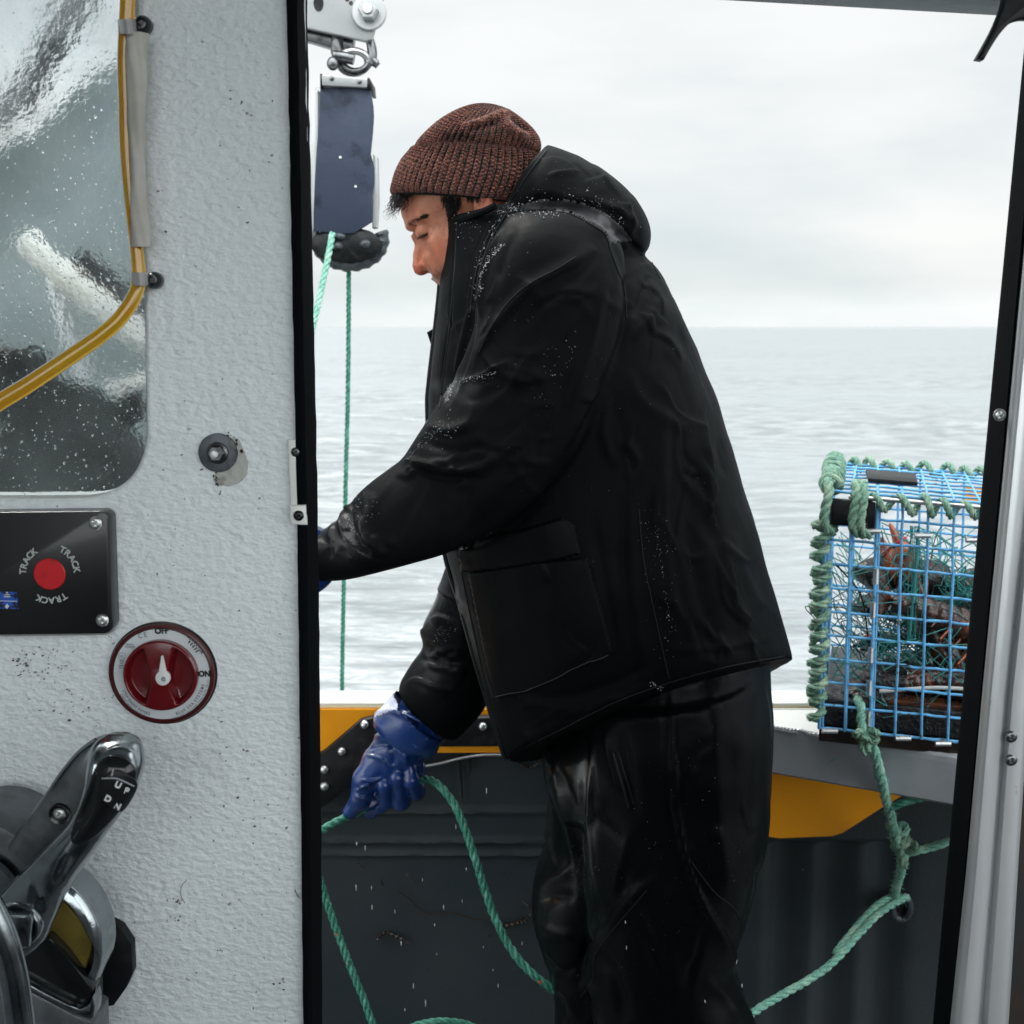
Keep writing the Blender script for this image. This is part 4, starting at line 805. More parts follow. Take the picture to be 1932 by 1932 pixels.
PRX = np.array([0, 0, 755, 756, 759, 766, 775, 782, 781, 779, 778, 780, 783, 789, 813, 821, 824, 829, 834, 838, 841, 848, 0.])
_xs = np.arange(735, 905, .25); _cur = np.array([_xs[(head_raw(_xs, np.full_like(_xs, y), 0*_xs) < 0).argmax()] for y in PRY])
_dl = np.where(PRX > 0, PRX-_cur, 0)
def head(X, Y, Z):
    return head_raw(X-np.interp(Y, PRY, _dl)*np.exp(-(Z/26.)**2), Y, Z)
hv, hf = nets(head, (738, 240, -112), (1080, 660, 112), 1.6)
def to_world(v): w = PA(v[:, :2], YT); w[:, 1] += v[:, 2]*SCT; return w
N_v = vnormals(hv, hf); hw = to_world(hv)
# skin: warmer nose, ears, cheeks; stubble round the mouth, darker tone at the eye, stored per vertex
m_skin = mat('skin', (.63, .265, .155), .38, bump=(420, .6, .0009), bump2=(1600, .4, .0004), noise=[(26, (.52, .18, .10), .45, .70), (160, (.44, .17, .10), .54, .70)], sss=.10, coat=.06, coat_r=.35)
t = m_skin.node_tree; at = t.nodes.new('ShaderNodeAttribute'); at.attribute_name = 'tint'; b = t.nodes['Principled BSDF']
src = b.inputs['Base Color'].links[0].from_socket; mxx = t.nodes.new('ShaderNodeMix'); mxx.data_type = 'RGBA'; mxx.blend_type = 'MULTIPLY'; mxx.inputs[0].default_value = 1
t.links.new(src, mxx.inputs[6]); t.links.new(at.outputs['Color'], mxx.inputs[7]); t.links.new(mxx.outputs[2], b.inputs['Base Color'])
body = mk('body', hw, hf, m_skin, man, sharp=180)
tint = np.ones((len(hv), 4)); gz = lambda c, r: np.exp(-(((hv[:, 0]-c[0])**2+(hv[:, 1]-c[1])**2)/r**2))
red = 1.1*gz((790, 505), 20)+.8*gz((826, 470), 20)+.4*gz((790, 440), 12)+.8*gz((916, 386), 24)+.5*gz((776, 400), 20)
stub_eye = np.clip(1.1*gz((828, 524), 15)+1.0*gz((850, 570), 38)+.8*gz((900, 480), 34)+.45*gz((850, 530), 18)+.7*gz((797, 452), 7)+.5*gz((800, 424), 9), 0, .9)*(.75+.35*vnoise(hv, .9))
tint[:, 0] *= 1-.42*stub_eye; tint[:, 1] *= (1-.28*red)*(1-.42*stub_eye); tint[:, 2] *= (1-.32*red)*(1-.36*stub_eye)
lip = np.clip(gz((833, 545), 9)*1.2, 0, 1); tint[:, 1] *= 1-.3*lip; tint[:, 2] *= 1-.2*lip
ca = body.data.color_attributes.new('tint', 'FLOAT_COLOR', 'POINT'); ca.data.foreach_set('color', np.clip(tint, 0, 1).ravel())
DH = Drape(hw, hf)
# hair: sideburn, forelock, brow, lashes made of single hairs
m_hair = mat('dark_hair', (.012, .010, .009), .45)
def hair(mb, a, b, r=.00035, bend=2.0):
    a = np.array(a, float); b = np.array(b, float); m_ = (a+b)/2+RNG.normal(0, bend, 3)*SCT; p = catmull(np.array([a, m_, b]), 5); mb.add(*tube(p, r*np.array([1, 1, .9, .7, .3]), 4))
mb = MB()
for _ in range(420):                                               # sideburn
    y = RNG.uniform(364, 396); x = RNG.uniform(832+(y-364)*.45, 868-(y-364)*.25)
    a, n = DH.hit(x, y, -.0002)
    if a is None: continue
    l = RNG.uniform(12, 24); e, n2 = DH.hit(min(max(x+RNG.normal(2, 4), 846), 860) if y > 380 else x+RNG.normal(2, 3), y+l, .0016)
    if e is not None: hair(mb, a, e, .0004)
for _ in range(190):                                               # forelock under the brim
    x = RNG.uniform(742, 768); y = RNG.uniform(362, 374); z = RNG.uniform(-60, 30)*SCT; a = P(x, y, YT+z); l = RNG.uniform(12, 34)
    hair(mb, a, P(x-RNG.uniform(-4, 9)-3, y+l, YT+z+RNG.normal(0, .004)), .00035, 4)
for _ in range(26):
    a = P(RNG.uniform(735, 745), RNG.uniform(385, 400), YT-.02); hair(mb, a, P(RNG.uniform(722, 750), RNG.uniform(398, 418), YT-.02+RNG.normal(0, .01)), .00018, 7)
for _ in range(150):                                               # behind the ear and neck
    a, n = DH.hit(RNG.uniform(880, 905), RNG.uniform(364, 374), 0)
    if a is not None: hair(mb, a, a+np.array((RNG.normal(0, .002), -.001, -RNG.uniform(.003, .008))), .0003)
mbrow = MB(); m_brow = mat('brown_hair', (.030, .016, .011), .6)
for _ in range(420):                                               # eyebrow
    t_ = RNG.random(); x = 769+33*t_+RNG.normal(0, 1.5); y = 425-17*t_**.8+RNG.normal(0, 2.6-1.2*t_); a, n = DH.hit(x, y, .0003)
    if a is None: continue
    e = a+n*.0010+np.array((.0035*(.6+t_), 0, .002))*RNG.uniform(.5, 1.1); hair(mbrow, a, e, .0002, .4)
for k in range(34):                                                # lashes along the closed lid
    t_ = k/33; x = 790+17*t_; y = 446-7*t_; a, n = DH.hit(x, y, 0)
    if a is not None: hair(mb, a, a+n*.002+np.array((-.0012, -.0005, -.0035)), .00025, .3)
mb.build('hair', m_hair, man); mbrow.build('eyebrow', m_brow, man)

# ---- knitted beanie: ribs are real ridges, shade in the grooves is painted dark
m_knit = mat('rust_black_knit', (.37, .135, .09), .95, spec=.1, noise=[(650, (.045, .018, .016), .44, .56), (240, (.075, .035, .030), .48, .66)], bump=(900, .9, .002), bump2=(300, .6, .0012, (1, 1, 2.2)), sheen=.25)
t = m_knit.node_tree; at = t.nodes.new('ShaderNodeAttribute'); at.attribute_name = 'rib_shade'; b = t.nodes['Principled BSDF']
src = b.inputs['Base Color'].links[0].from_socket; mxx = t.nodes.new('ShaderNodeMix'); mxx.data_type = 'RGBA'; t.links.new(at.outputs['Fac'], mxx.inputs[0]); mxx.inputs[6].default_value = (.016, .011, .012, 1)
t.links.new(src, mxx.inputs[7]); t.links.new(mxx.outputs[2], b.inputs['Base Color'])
def knit(rings, rows, ribs, amp, name, parent, wr=0, cap=True, seed=0):
    v, f = loft(rings, rows, ribs*10, cap, 2.0); n = ribs*10; g_ = v.reshape(rows, n, 3); c_ = g_.mean(1, keepdims=True); o_ = g_-c_; o_ /= np.linalg.norm(o_, axis=2, keepdims=True)+1e-9
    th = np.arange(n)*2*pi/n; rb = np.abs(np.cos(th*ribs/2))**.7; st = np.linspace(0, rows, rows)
    k = np.ones(rows); k[0] = .5
    stitch = (.34*np.sin(st[:, None]*1.25+(np.arange(n)//10 % 2)[None]*pi))
    g_ = g_+o_*(amp*SCT*((rb[None]-.5)*(1+.0*st[:, None])+stitch*rb[None])*k[:, None])[..., None]
    g_ = g_+o_*(wr*SCT*vnoise(g_*1.0+seed, 26))[..., None]
    o = mk(name, g_.reshape(-1, 3), f, m_knit, parent, sharp=180)
    at_ = o.data.attributes.new('rib_shade', 'FLOAT', 'POINT'); q = np.clip((rb[None]+.0*st[:, None]+.28*vnoise(g_, 160)-.38)/.22, 0, 1); at_.data.foreach_set('value', np.ascontiguousarray(q).ravel()); return o
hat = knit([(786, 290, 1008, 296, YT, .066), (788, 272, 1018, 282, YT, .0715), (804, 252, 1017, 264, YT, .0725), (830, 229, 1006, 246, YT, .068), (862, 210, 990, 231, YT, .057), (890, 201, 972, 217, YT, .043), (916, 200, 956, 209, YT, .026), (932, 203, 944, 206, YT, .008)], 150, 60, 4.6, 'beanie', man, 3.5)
ORG[hat.name] = ORG[man.name]
hv_ = np.array([list(q.co) for q in hat.data.vertices])+ORG[hat.name]
hvv = sculpt(hv_, [tuple(p.vertices) for p in hat.data.polygons], [([(868, 236), (905, 228), (940, 214), (965, 209)], 4, 9, 5), ([(880, 246), (915, 238), (945, 226)], 7, 6, -3), ([(952, 222), (968, 240), (985, 252), (1000, 262)], 6, 10, 6), ([(965, 222), (980, 236), (996, 248)], 5, 6, -5), ([(830, 262), (870, 258), (900, 262)], 8, 8, -3)], SCT)
hat.data.vertices.foreach_set('co', (hvv-ORG[hat.name]).ravel())
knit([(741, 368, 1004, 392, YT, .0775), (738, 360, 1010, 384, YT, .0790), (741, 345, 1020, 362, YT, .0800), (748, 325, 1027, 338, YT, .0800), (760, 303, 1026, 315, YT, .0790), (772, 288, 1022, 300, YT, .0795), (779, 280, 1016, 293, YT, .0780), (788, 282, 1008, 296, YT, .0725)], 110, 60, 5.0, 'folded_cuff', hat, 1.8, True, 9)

# ---- gloves
m_glove = mat('blue_rubber_glove', (.007, .036, .165), .27, noise=(16, (.005, .020, .085), .45, .7), bump=(70, .45, .0025), bump2=(420, .2, .0005), coat=.35, coat_r=.12, spots=(60, .70, (.03, .10, .32)))
m_glovetop = mat('faded_glove_cuff', (.50, .52, .66), .5, noise=(60, (.66, .68, .78), .45, .65), bump=(120, .4, .001))
YG = 1.77; SG = YG/FPX
def glove(X, Y, Z):
    d = s_cap(X, Y, Z, (800, 1352, 0), (757, 1405, 0), 54, 45)         # gauntlet to wrist
    d = smin(d, s_cap(X, Y, Z, (757, 1405, 0), (735, 1440, -4), 42, 40), 14)
    d = smin(d, s_cap(X, Y, Z, (722, 1440, 4), (758, 1450, 4), 40, 42), 16)   # palm
    d = smin(d, s_cap(X, Y, Z, (752, 1455, 16), (748, 1490, 14), 34, 30), 14)
    # thumb: long, pointing down-left to the rope
    d = smin(d, s_cap(X, Y, Z, (722, 1425, -14), (693, 1462, -26), 28, 25), 12)
    d = smin(d, s_cap(X, Y, Z, (693, 1462, -26), (684, 1498, -28), 25, 20), 7)
    d = smin(d, s_cap(X, Y, Z, (684, 1498, -28), (663, 1523, -22), 19, 14.5), 6)
    # index finger curled under, tip at the bottom
    fi = s_cap(X, Y, Z, (734, 1478, 22), (700, 1530, 6), 18, 16); fi = smin(fi, s_cap(X, Y, Z, (700, 1530, 6), (719, 1516, -16), 14, 13.5), 5); d = smin(d, fi, 4)
    for bx, by, mx_, my, tx, ty, r in ((742, 1470, 730, 1512, 726, 1452, 15.5), (762, 1472, 758, 1514, 752, 1438, 15.0), (784, 1462, 786, 1496, 777, 1442, 15.0)):
        q = s_cap(X, Y, Z, (bx, by, 34), (mx_, my, 8), r+2, r+1); q = smin(q, s_cap(X, Y, Z, (mx_, my, 8), (mx_-1, my-8, -18), r+1, r), 6)
        q = smin(q, s_cap(X, Y, Z, (mx_-1, my-8, -18), (tx+2, ty+18, -36), r, r-.5), 5); q = smin(q, s_cap(X, Y, Z, (tx+2, ty+18, -36), (tx, ty, -32), r-.5, r-3), 5); d = smin(d, q, 3.2)
    return d
gv, gf = nets(glove, (625, 1270, -75), (880, 1565, 95), 1.7)
def g_world(v): w = PA(v[:, :2], YG); w[:, 1] += v[:, 2]*SG; return w
gw = g_world(gv)
gst = [([(706, 1356), (735, 1352), (765, 1358), (790, 1372)], 4, 4, -9), ([(704, 1347), (740, 1341), (775, 1352), (805, 1368)], 4, 5, 8), ([(702, 1366), (730, 1366), (752, 1362), (758, 1352)], 4, 6, 8), ([(770, 1362), (790, 1385), (812, 1400)], 6, 6, -7), ([(790, 1345), (812, 1375), (826, 1405)], 7, 5, 7),
       ([(700, 1392), (722, 1388), (742, 1394)], 5, 8, 5), ([(690, 1415), (715, 1405), (745, 1408), (765, 1420)], 5, 5, -5), ([(683, 1432), (700, 1425), (722, 1434), (732, 1450)], 3, 5, 4), ([(679, 1470), (700, 1473), (722, 1466)], 2.6, 4, 3.6), ([(672, 1492), (690, 1482), (700, 1478)], 2.5, 3, 3.4), ([(668, 1500), (690, 1506), (712, 1502)], 2.5, 3.5, 3.4), ([(668, 1484), (690, 1492), (708, 1488)], 4, 4, -3),
       ([(742, 1400), (760, 1420), (772, 1450)], 6, 7, 6), ([(730, 1395), (742, 1420), (745, 1445)], 6, 6, -5), ([(780, 1400), (790, 1425), (790, 1445)], 6, 6, -4)]
gw = sculpt(gw, gf, gst, SG, .8); N_v = vnormals(gw, gf); gw += N_v*(.0011*vnoise(gw, 45)+.0005*vnoise(gw+3, 110))[:, None]
gl = mk('glove', gw, gf, m_glove, man, sharp=180, label='blue rubber glove gripping the green rope'); ORG[gl.name] = ORG[man.name]
# flared gauntlet cuff with a frayed pale edge
rg = [(745, 1308, 838, 1392, YG, .060), (735, 1320, 834, 1402, YG, .058), (718, 1338, 828, 1416, YG, .055), (706, 1352, 818, 1424, YG, .050), (706, 1366, 806, 1424, YG, .046)]
cv, cf = loft(rg, 40, 60, False); g_ = cv.reshape(40, 60, 3); g_[:4] += RNG.normal(0, .0009, g_[:4].shape); cv = g_.reshape(-1, 3); N_v = vnormals(cv, cf); cv = cv+N_v*(.0028*vnoise(cv, 30))[:, None]
cv = sculpt(cv, cf, [([(704, 1347), (740, 1341), (775, 1352), (805, 1368)], 4, 6, 7), ([(780, 1330), (805, 1362), (825, 1398)], 7, 7, 6)], SG, .8)
mk('glove_cuff', cv, cf, m_glove, gl, sharp=180)
fr_ = [(744, 1306, 836, 1390, YG, .0615), (738, 1313, 806, 1372, YG, .0612), (724, 1328, 764, 1360, YG, .0600), (712, 1342, 730, 1352, YG, .0570)]
dg_ = Drape(cv, cf); pz = [(743, 1306), (758, 1320), (772, 1333), (756, 1337), (735, 1343), (718, 1350), (706, 1354), (706, 1346), (716, 1333), (730, 1317)]
pv, pf = dg_.patch(pz, 2.2, .0012, 3)
if len(pf): mk('faded_cuff_edge', pv, pf, m_glovetop, gl)
mb = MB()
for _ in range(260):
    t_ = RNG.random(); x = 744+90*t_**1.1; y = 1308+80*t_; h, n = dg_.hit(x+1, y+2, 0)
    if h is not None: hair(mb, h, h+np.array((RNG.normal(0, .0016), -.001, RNG.uniform(.001, .005))), .00022, 1)
mb.build('frayed_edge', m_glovetop, gl, kind='stuff')
# the other glove, on the hidden end of the near sleeve
off = P(560, 1052, 1.36)-np.array(g_world(np.array([[800, 1352, 0.]]))[0]); R_ = Matrix.Rotation(radians(52), 3, 'Y'); c0 = g_world(np.array([[800, 1352, 0.]]))[0]
g2 = np.array([list(R_ @ Vector(q-c0)) for q in gw]); g2 = g2+P(566, 1056, 1.36)
mk('glove', g2, gf, m_glove, man, sharp=180, label='blue rubber glove mostly hidden by the cabin wall')
# ================================================================ things fixed on the cabin wall
WS = 1/FPX
# ---- amber hose, its paper tape and the two clips
hs = thing('hose', 'amber plastic hose running down the window edge and curving away to the left', 'hose', P(300, 700, .99))
hp_ = catmull(np.array([(246, -260), (244, -120), (241, 0), (238, 60), (236, 120), (238, 200), (240, 280), (246, 360), (253, 430), (259, 480), (262, 520), (258, 548), (243, 578), (219, 608), (186, 636), (146, 664), (100, 695), (50, 728), (0, 758), (-60, 796), (-160, 855), (-300, 930)]), 260)
yv = np.interp(hp_[:, 1], [-200, 520, 600, 760, 930], [.984, .985, .978, .960, .94])
hc = np.stack([P(a[0], a[1], b) for a, b in zip(hp_, yv)]); rh = np.interp(hp_[:, 1], [-200, 250, 450, 560, 760, 940], [13.5, 13.5, 11.5, 13.5, 15.5, 16.5])*WS
mk('hose_tube', *tube(hc, rh, 20), m_hose, hs)
m_core = mat('amber_core', (.90, .40, .012), .25)
mk('hose_bore', *tube(hc, rh*.52, 12), m_core, hs)
# wrinkled paper tape wrapped on the upper run
k = 90; n = 40; tp = catmull(np.array([(257, 62), (258, 150), (259, 240), (261, 330), (263, 400), (268, 466)]), k); wd = np.interp(np.linspace(0, 1, k), [0, .2, .5, .65, .8, 1], [18, 17.5, 15, 13.5, 16, 15.5])
v = []
for i in range(k):
    c = P(tp[i, 0], tp[i, 1], .978); th = np.arange(n)*2*pi/n; r = wd[i]*WS
    w = 1+.10*np.sin(th*2+i*.09)+.06*np.sin(th*5-i*.16)
    v.append(np.stack([c[0]+r*np.cos(th)*w, c[1]+r*.72*np.sin(th)*w, c[2]+0*th], 1))
v = np.concatenate(v); v += .0013*np.stack([vnoise(v, 60), vnoise(v+9, 60), 0*v[:, 0]], 1)
f = [(i*n+j, i*n+(j+1) % n, (i+1)*n+(j+1) % n, (i+1)*n+j) for i in range(k-1) for j in range(n)]
v = sculpt(v, f, [([(268, 62), (264, 130), (265, 190), (262, 240), (268, 280), (266, 320), (262, 380), (268, 450)], 1.6, 4, 3.5), ([(262, 70), (259, 150), (260, 230)], 2, 2, -3), ([(268, 250), (272, 300), (263, 330), (258, 350)], 2, 2.5, 3), ([(258, 380), (264, 420), (272, 460)], 1.6, 3, 2.5)], WS, .9)
mk('tape_wrap', v, f, m_tape, hs, sharp=80)
for (x0, x1, y0, y1, sx, sy, lb) in ((222, 262, 38, 62, 270, 47, 'black screw and milky clip holding the hose at the top of the wall'), (247, 284, 515, 538, 291, 529, 'black screw and milky clip holding the hose where it starts to curve')):
    cl = thing('hose_clip', lb, 'clip', P(sx, sy+20, .99))
    mb = MB(); pts = [(x0-1, y0), (x0+8, y0-3), (x1, y0), (sx+8, sy-9), (sx+8, sy+9), (x1, y1), (x0+8, y1+2), (x0, y1)]
    a = np.linspace(pi, -.0, 14); xs = np.interp(a, [0, pi], [x1-4, x0]); front = [P(x, (y0+y1)/2, .991-.026*sin(q)**.7) for x, q in zip(xs, a)]+[P(sx+2, sy, .994)]
    front = np.array(front); hh = (y1-y0)/2*WS; rings = []
    for i, p_ in enumerate(front): rings.append([p_+(0, 0, hh), p_+(0, 0, -hh), p_+(0, .0016, -hh), p_+(0, .0016, hh)])
    v = np.array(rings).reshape(-1, 3); mk('strap', v, [(i*4+j, i*4+(j+1) % 4, (i+1)*4+(j+1) % 4, (i+1)*4+j) for i in range(len(front)-1) for j in range(4)], m_clear, cl)
    c = P(sx, sy, .9925); r = 16*WS
    mk('screw_head', *lathe([(.0001, -.0052), (r*.36, -.0052), (r*.40, -.0072), (r*.62, -.0070), (r*.85, -.0048), (r*.98, -.0020), (r, .0), (r, .004)], 28, c), m_blackgloss, cl)

# ---- black round-cornered switch panel
def rrect(x0, y0, x1, y1, r, n=7):
    o = []
    for cx_, cy_, a0 in ((x1-r, y0+r, -90), (x1-r, y1-r, 0), (x0+r, y1-r, 90), (x0+r, y0+r, 180)):
        for k in range(n): a = radians(a0+90*k/(n-1)); o.append((cx_+r*cos(a), cy_+r*sin(a)))
    return o
sp_ = thing('switch_panel', 'black square panel with a red dot and the word TRACK three times', 'panel', P(60, 1200, .99))
m_pan = mat('black_panel', (.006, .0065, .007), .34, bump=(900, .15, .0003), spots=(140, .76, (.10, .10, .10)), coat=.25)
pp = np.array(rrect(-190, 964, 205, 1196, 17)); pp[:, 0] += (pp[:, 1]-964)*.033; pp[:, 1] += (205-pp[:, 0])*.012
mk('panel_plate', *prism(pp, .981, .019, .0012), m_pan, sp_)
pb_ = pp.copy(); c_ = pb_.mean(0); pb_ = c_+(pb_-c_)*np.array((1.012, 1.02)); mk('panel_gasket', *prism(pb_, .992, .008, .0005), m_grey, sp_)
m_red = mat('red_button', (.52, .010, .016), .38, bump=(700, .3, .0004), noise=(120, (.40, .008, .012), .5, .7)); c = P(94, 1083, .981); r = 30.5*.981*WS
mk('red_button', *lathe([(.0001, -.0012), (r*.95, -.0012), (r, -.0006), (r, .001)], 48, c), m_red, sp_)
m_ltr = mat('grey_lettering', (.42, .44, .44), .6); m_wltr = mat('white_lettering', (.66, .67, .66), .5); m_bltr = mat('black_lettering', (.012, .012, .014), .5); m_gltr = mat('faint_lettering', (.20, .22, .24), .6)
mb = MB()
for a0, a1 in ((176, 126), (62, 8), (-58, -114)): arc_text(mb, 'TRACK', 94, 1082, .9804, 51, a0, a1, 12, bold=.5)
mb.build('track_lettering', m_ltr, sp_, smooth=False)
screw_c(180, 987, .980, 13, m_steel, sp_); screw_c(193, 1170, .980, 12.5, m_steel, sp_)
m_blue = mat('blue_sticker', (.018, .085, .42), .45, noise=(200, (.004, .008, .02), .50, .56))
mk('blue_sticker', *prism([(-60, 1114), (33, 1117), (32, 1126), (34, 1133), (31, 1141), (35, 1149), (-60, 1147)], .9803, .0012), m_blue, sp_, smooth=False)
mb = MB()
for x, y, w, h in ((13, 1119.5, 3, 1.4), (13, 1122.5, 5, 1), (13, 1126, 6, 1)):
    v, f = prism([(x-w, y), (x, y-h*2), (x+w, y)] if h > 1.2 else [(x-w, y-.7), (x+w, y-.7), (x+w, y+.7), (x-w, y+.7)], .9799, .0004); mb.add(v, f)
v, f = prism([(13, 1139), (17, 1144), (13, 1149), (9, 1144)], .9799, .0004); mb.add(v, f); v, f = prism([(-60, 1132), (32, 1134), (32, 1135), (-60, 1133)], .9799, .0004); mb.add(v, f)
mb.build('sticker_marks', m_wltr, sp_, smooth=False)

# ---- round battery switch
bs = thing('battery_switch', 'round red battery switch marked OFF and ON with a white pointer', 'switch', P(306, 1375, .99))
c = P(306, 1271.5, .9965); c[1] = 1.0; Rr = 103*.9965*WS; m_dred = mat('dark_red_plastic', (.060, .005, .006), .30, bump=(300, .15, .0006), noise=(40, (.06, .005, .006), .5, .7)); m_knob = mat('red_knob', (.115, .005, .008), .20, bump=(260, .2, .0006), coat=.4)
m_lab = mat('switch_label', (.56, .60, .62), .4, bump=(600, .2, .0003), noise=(40, (.48, .52, .53), .5, .7))
mk('bezel', *lathe([(Rr*.90, -.001), (Rr*.905, -.0046), (Rr*.94, -.0062), (Rr*.98, -.0054), (Rr, -.0030), (Rr*1.0, .0)], 96, c, sx=1.005, sz=.972), m_dred, bs)
mk('bezel_gasket', *lathe([(Rr*.98, -.0022), (Rr*1.018, -.0020), (Rr*1.03, .0)], 96, c, sx=1.005, sz=.975), m_blackgloss, bs)
mk('label_ring', *lathe([(Rr*.66, -.0046), (Rr*.902, -.0046), (Rr*.902, -.0006)], 96, c, sx=1.005, sz=.972), m_lab, bs, sharp=30)
# knob: a disc with two scooped recesses leaving a waisted grip bar
kr = Rr*.695; nr, na = 60, 144; rad = np.linspace(0, 1, nr)**.9; A = np.arange(na)*2*pi/na
RX, AX = np.meshgrid(rad, A, indexing='ij'); X = RX*np.cos(AX); Z = RX*np.sin(AX)
bar = .20+.26*np.abs(Z)**1.6; ssx = lambda x: np.clip(x, 0, 1)**2*(3-2*np.clip(x, 0, 1))
rec = ssx((np.abs(X)-bar)/.13)*ssx((.93-RX)/.10)
H = .0135-.0025*RX**2-.0105*rec*(1-.30*ssx((RX-.5)/.5)); H = np.where(RX > .97, H-.002, H); hub = np.exp(-((X**2+(Z+.10)**2)/.07)**2)*.0012; H = H+hub
v = np.stack([c[0]+X*kr*1.005, c[1]-H, c[2]+Z*kr*.972], -1).reshape(-1, 3); v = np.vstack([v, np.stack([c[0]+kr*np.cos(A)*1.01, c[1]-.0040+0*A, c[2]+kr*np.sin(A)*.98], 1)])
mk('knob', v, [(i*na+j, i*na+(j+1) % na, (i+1)*na+(j+1) % na, (i+1)*na+j) for i in range(nr) for j in range(na)], m_knob, bs, sharp=70)
Yp = .9855; pt = [(305.5-1.6, 1238), (305.5+1.2, 1238)]+[(307+14*cos(radians(a)), 1279.5-14*sin(radians(a))) for a in range(62, -243, -12)]
pt = [(x, y) for x, y in pt]; mk('pointer', *prism(pt, Yp-.0006, .003, .0003), m_wltr, bs)
mb = MB(); put_text(mb, 'e', 307.5, 1279.5, Yp-.0008, 12.5, 8, bold=.6); mb.build('pointer_mark', m_gltr, bs, smooth=False)
Yl = .9951; mb = MB(); put_text(mb, 'OFF', 304.5, 1190.5, Yl, 11, 2, bold=1.1, xs=.95); put_text(mb, 'ON', 385, 1271.5, Yl, 11, 1, bold=1.0, xs=.88)
arc_text(mb, 'SELECTOR', 306.5, 1271, Yl, 85, 55, 28, 5.8, bold=.4, xs=.8); arc_text(mb, '9003E', 306.5, 1271, Yl, 78, 50, 33, 5.8, bold=.5, xs=.8)
mb.build('switch_lettering', m_bltr, bs, smooth=False)
mb = MB(); put_text(mb, 'C E', 268.5, 1198.5, Yl, 10, 12, bold=.2, xs=.8); arc_text(mb, 'STOP ENGINE BEFORE', 306.5, 1271, Yl, 80, 204, 252, 5.2, inward=True, bold=.2, xs=.8); arc_text(mb, 'SWITCHING TO OFF', 306.5, 1271, Yl, 87, 207, 247, 5.2, inward=True, bold=.2, xs=.8)
arc_text(mb, 'BLUE SEA SYSTEMS', 306.5, 1271, Yl, 80, 290, 344, 5.6, inward=True, bold=.4, xs=.85); arc_text(mb, '350A CONT. 600A 5 MIN. 1200A 30 SEC. 48V DC', 306.5, 1271, Yl, 87, 284, 352, 3.6, inward=True, xs=.7)
for i, s_ in enumerate(('IGNITION', 'PROTECTED')): put_text(mb, s_, 245+i*.4, 1216+i*4.6, Yl, 3.0, 0, xs=.8)
for i, s_ in enumerate(('LISTED', '9M99', 'MARINE', 'SWITCH')): put_text(mb, s_, 230, 1247+i*4.4, Yl, 2.8, 0, xs=.8)
put_text(mb, 'UL', 230, 1238, Yl, 5.5, 0, xs=.8); a = np.linspace(0, 2*pi, 30); mb.add(*tube(PA(np.stack([230+6.5*np.cos(a), 1238+6.5*np.sin(a)], 1), Yl), .00022, 4))
mb.build('fine_lettering', m_gltr, bs, smooth=False)

# ---- throttle control
tc_ = thing('throttle_control', 'chrome boat throttle with UP and DN trim switch on its lever', 'throttle', P(60, 1950, .97))
m_tchr = mat('worn_chrome', (.30, .33, .345), .13, 1.0, rvar=(30, .28, .45, .7), bump=(90, .16, .0014), noise=(38, (.17, .19, .20), .50, .70)); m_tgrey = mat('grey_casting', (.15, .165, .175), .42, .6, noise=(50, (.10, .105, .11), .45, .65), bump=(160, .3, .001)); m_gold = mat('tarnished_yellow_label', (.19, .145, .028), .38, .35, noise=(30, (.11, .085, .018), .45, .65), bump=(100, .2, .001))
def blob(rings, rows=60, n=40, e=2.4): return loft(rings, rows, n, True, e)
# housing: round casting with a chrome rim, yellow face, black wedge and base plate
c = P(20, 1780, .95); mk('housing', *lathe([(.001, -.026), (.050, -.026), (.066, -.022), (.0735, -.012), (.0758, .0), (.0745, .010), (.060, .022), (.058, .06)], 96, c), m_tgrey, tc_)
def ribbon(o, i_, Yo, Yi, t, m, name):
    o = catmull(np.array(o, float), 60); i_ = catmull(np.array(i_, float), 60); v = []
    for a, b in zip(o, i_):
        pa, pb = P(*a, Yo), P(*b, Yi); mid = (pa+pb)/2+(0, -.003, 0); v.append([pa+(0, t, 0), pa, pa*.75+mid*.25+(0, -.0015, 0), mid, pb*.75+mid*.25+(0, -.0015, 0), pb, pb+(0, t, 0)])
    v = np.array(v).reshape(-1, 3); return mk(name, v, [(i*7+j, i*7+j+1, (i+1)*7+j+1, (i+1)*7+j) for i in range(59) for j in range(6)], m, tc_, sharp=60)
ribbon([(128, 1664), (150, 1683), (170, 1708), (184, 1735), (193, 1762), (196, 1790), (195, 1806), (190, 1830), (176, 1866)], [(116, 1694), (134, 1712), (150, 1735), (164, 1762), (173, 1778), (178, 1790), (176, 1806), (170, 1830), (155, 1850)], .915, .909, .03, m_tchr, 'chrome_rim')
mk('yellow_face', *prism([(96, 1700), (116, 1696), (150, 1736), (173, 1780), (170, 1800), (154, 1846), (130, 1806), (99, 1764), (84, 1750)], .912, .02, .001), m_gold, tc_)
mk('black_wedge', *prism([(20, 1790), (60, 1772), (92, 1768), (123, 1799), (150, 1836), (174, 1868), (172, 1884), (164, 1896), (150, 1902), (120, 1888), (70, 1862), (20, 1842)], .902, .02, .002), m_blackgloss, tc_)
mk('base_plate', *prism([(10, 1838), (34, 1846), (80, 1872), (128, 1896), (150, 1904), (165, 1898), (174, 1882), (178, 1900), (176, 1921), (168, 1924), (140, 1914), (90, 1886), (34, 1858), (10, 1852)], .896, .02, .0018), m_tchr, tc_)
mk('base_box', *prism([(-200, 1840), (20, 1852), (90, 1888), (140, 1915), (168, 1925), (176, 1930), (178, 1990), (178, 2100), (-200, 2100)], .912, .040, .003), m_tgrey, tc_); mk('casing_side', *prism([(120, 1700), (150, 1730), (168, 1780), (172, 1860), (172, 1990), (120, 1990)], .958, .042, .004), m_tgrey, tc_)
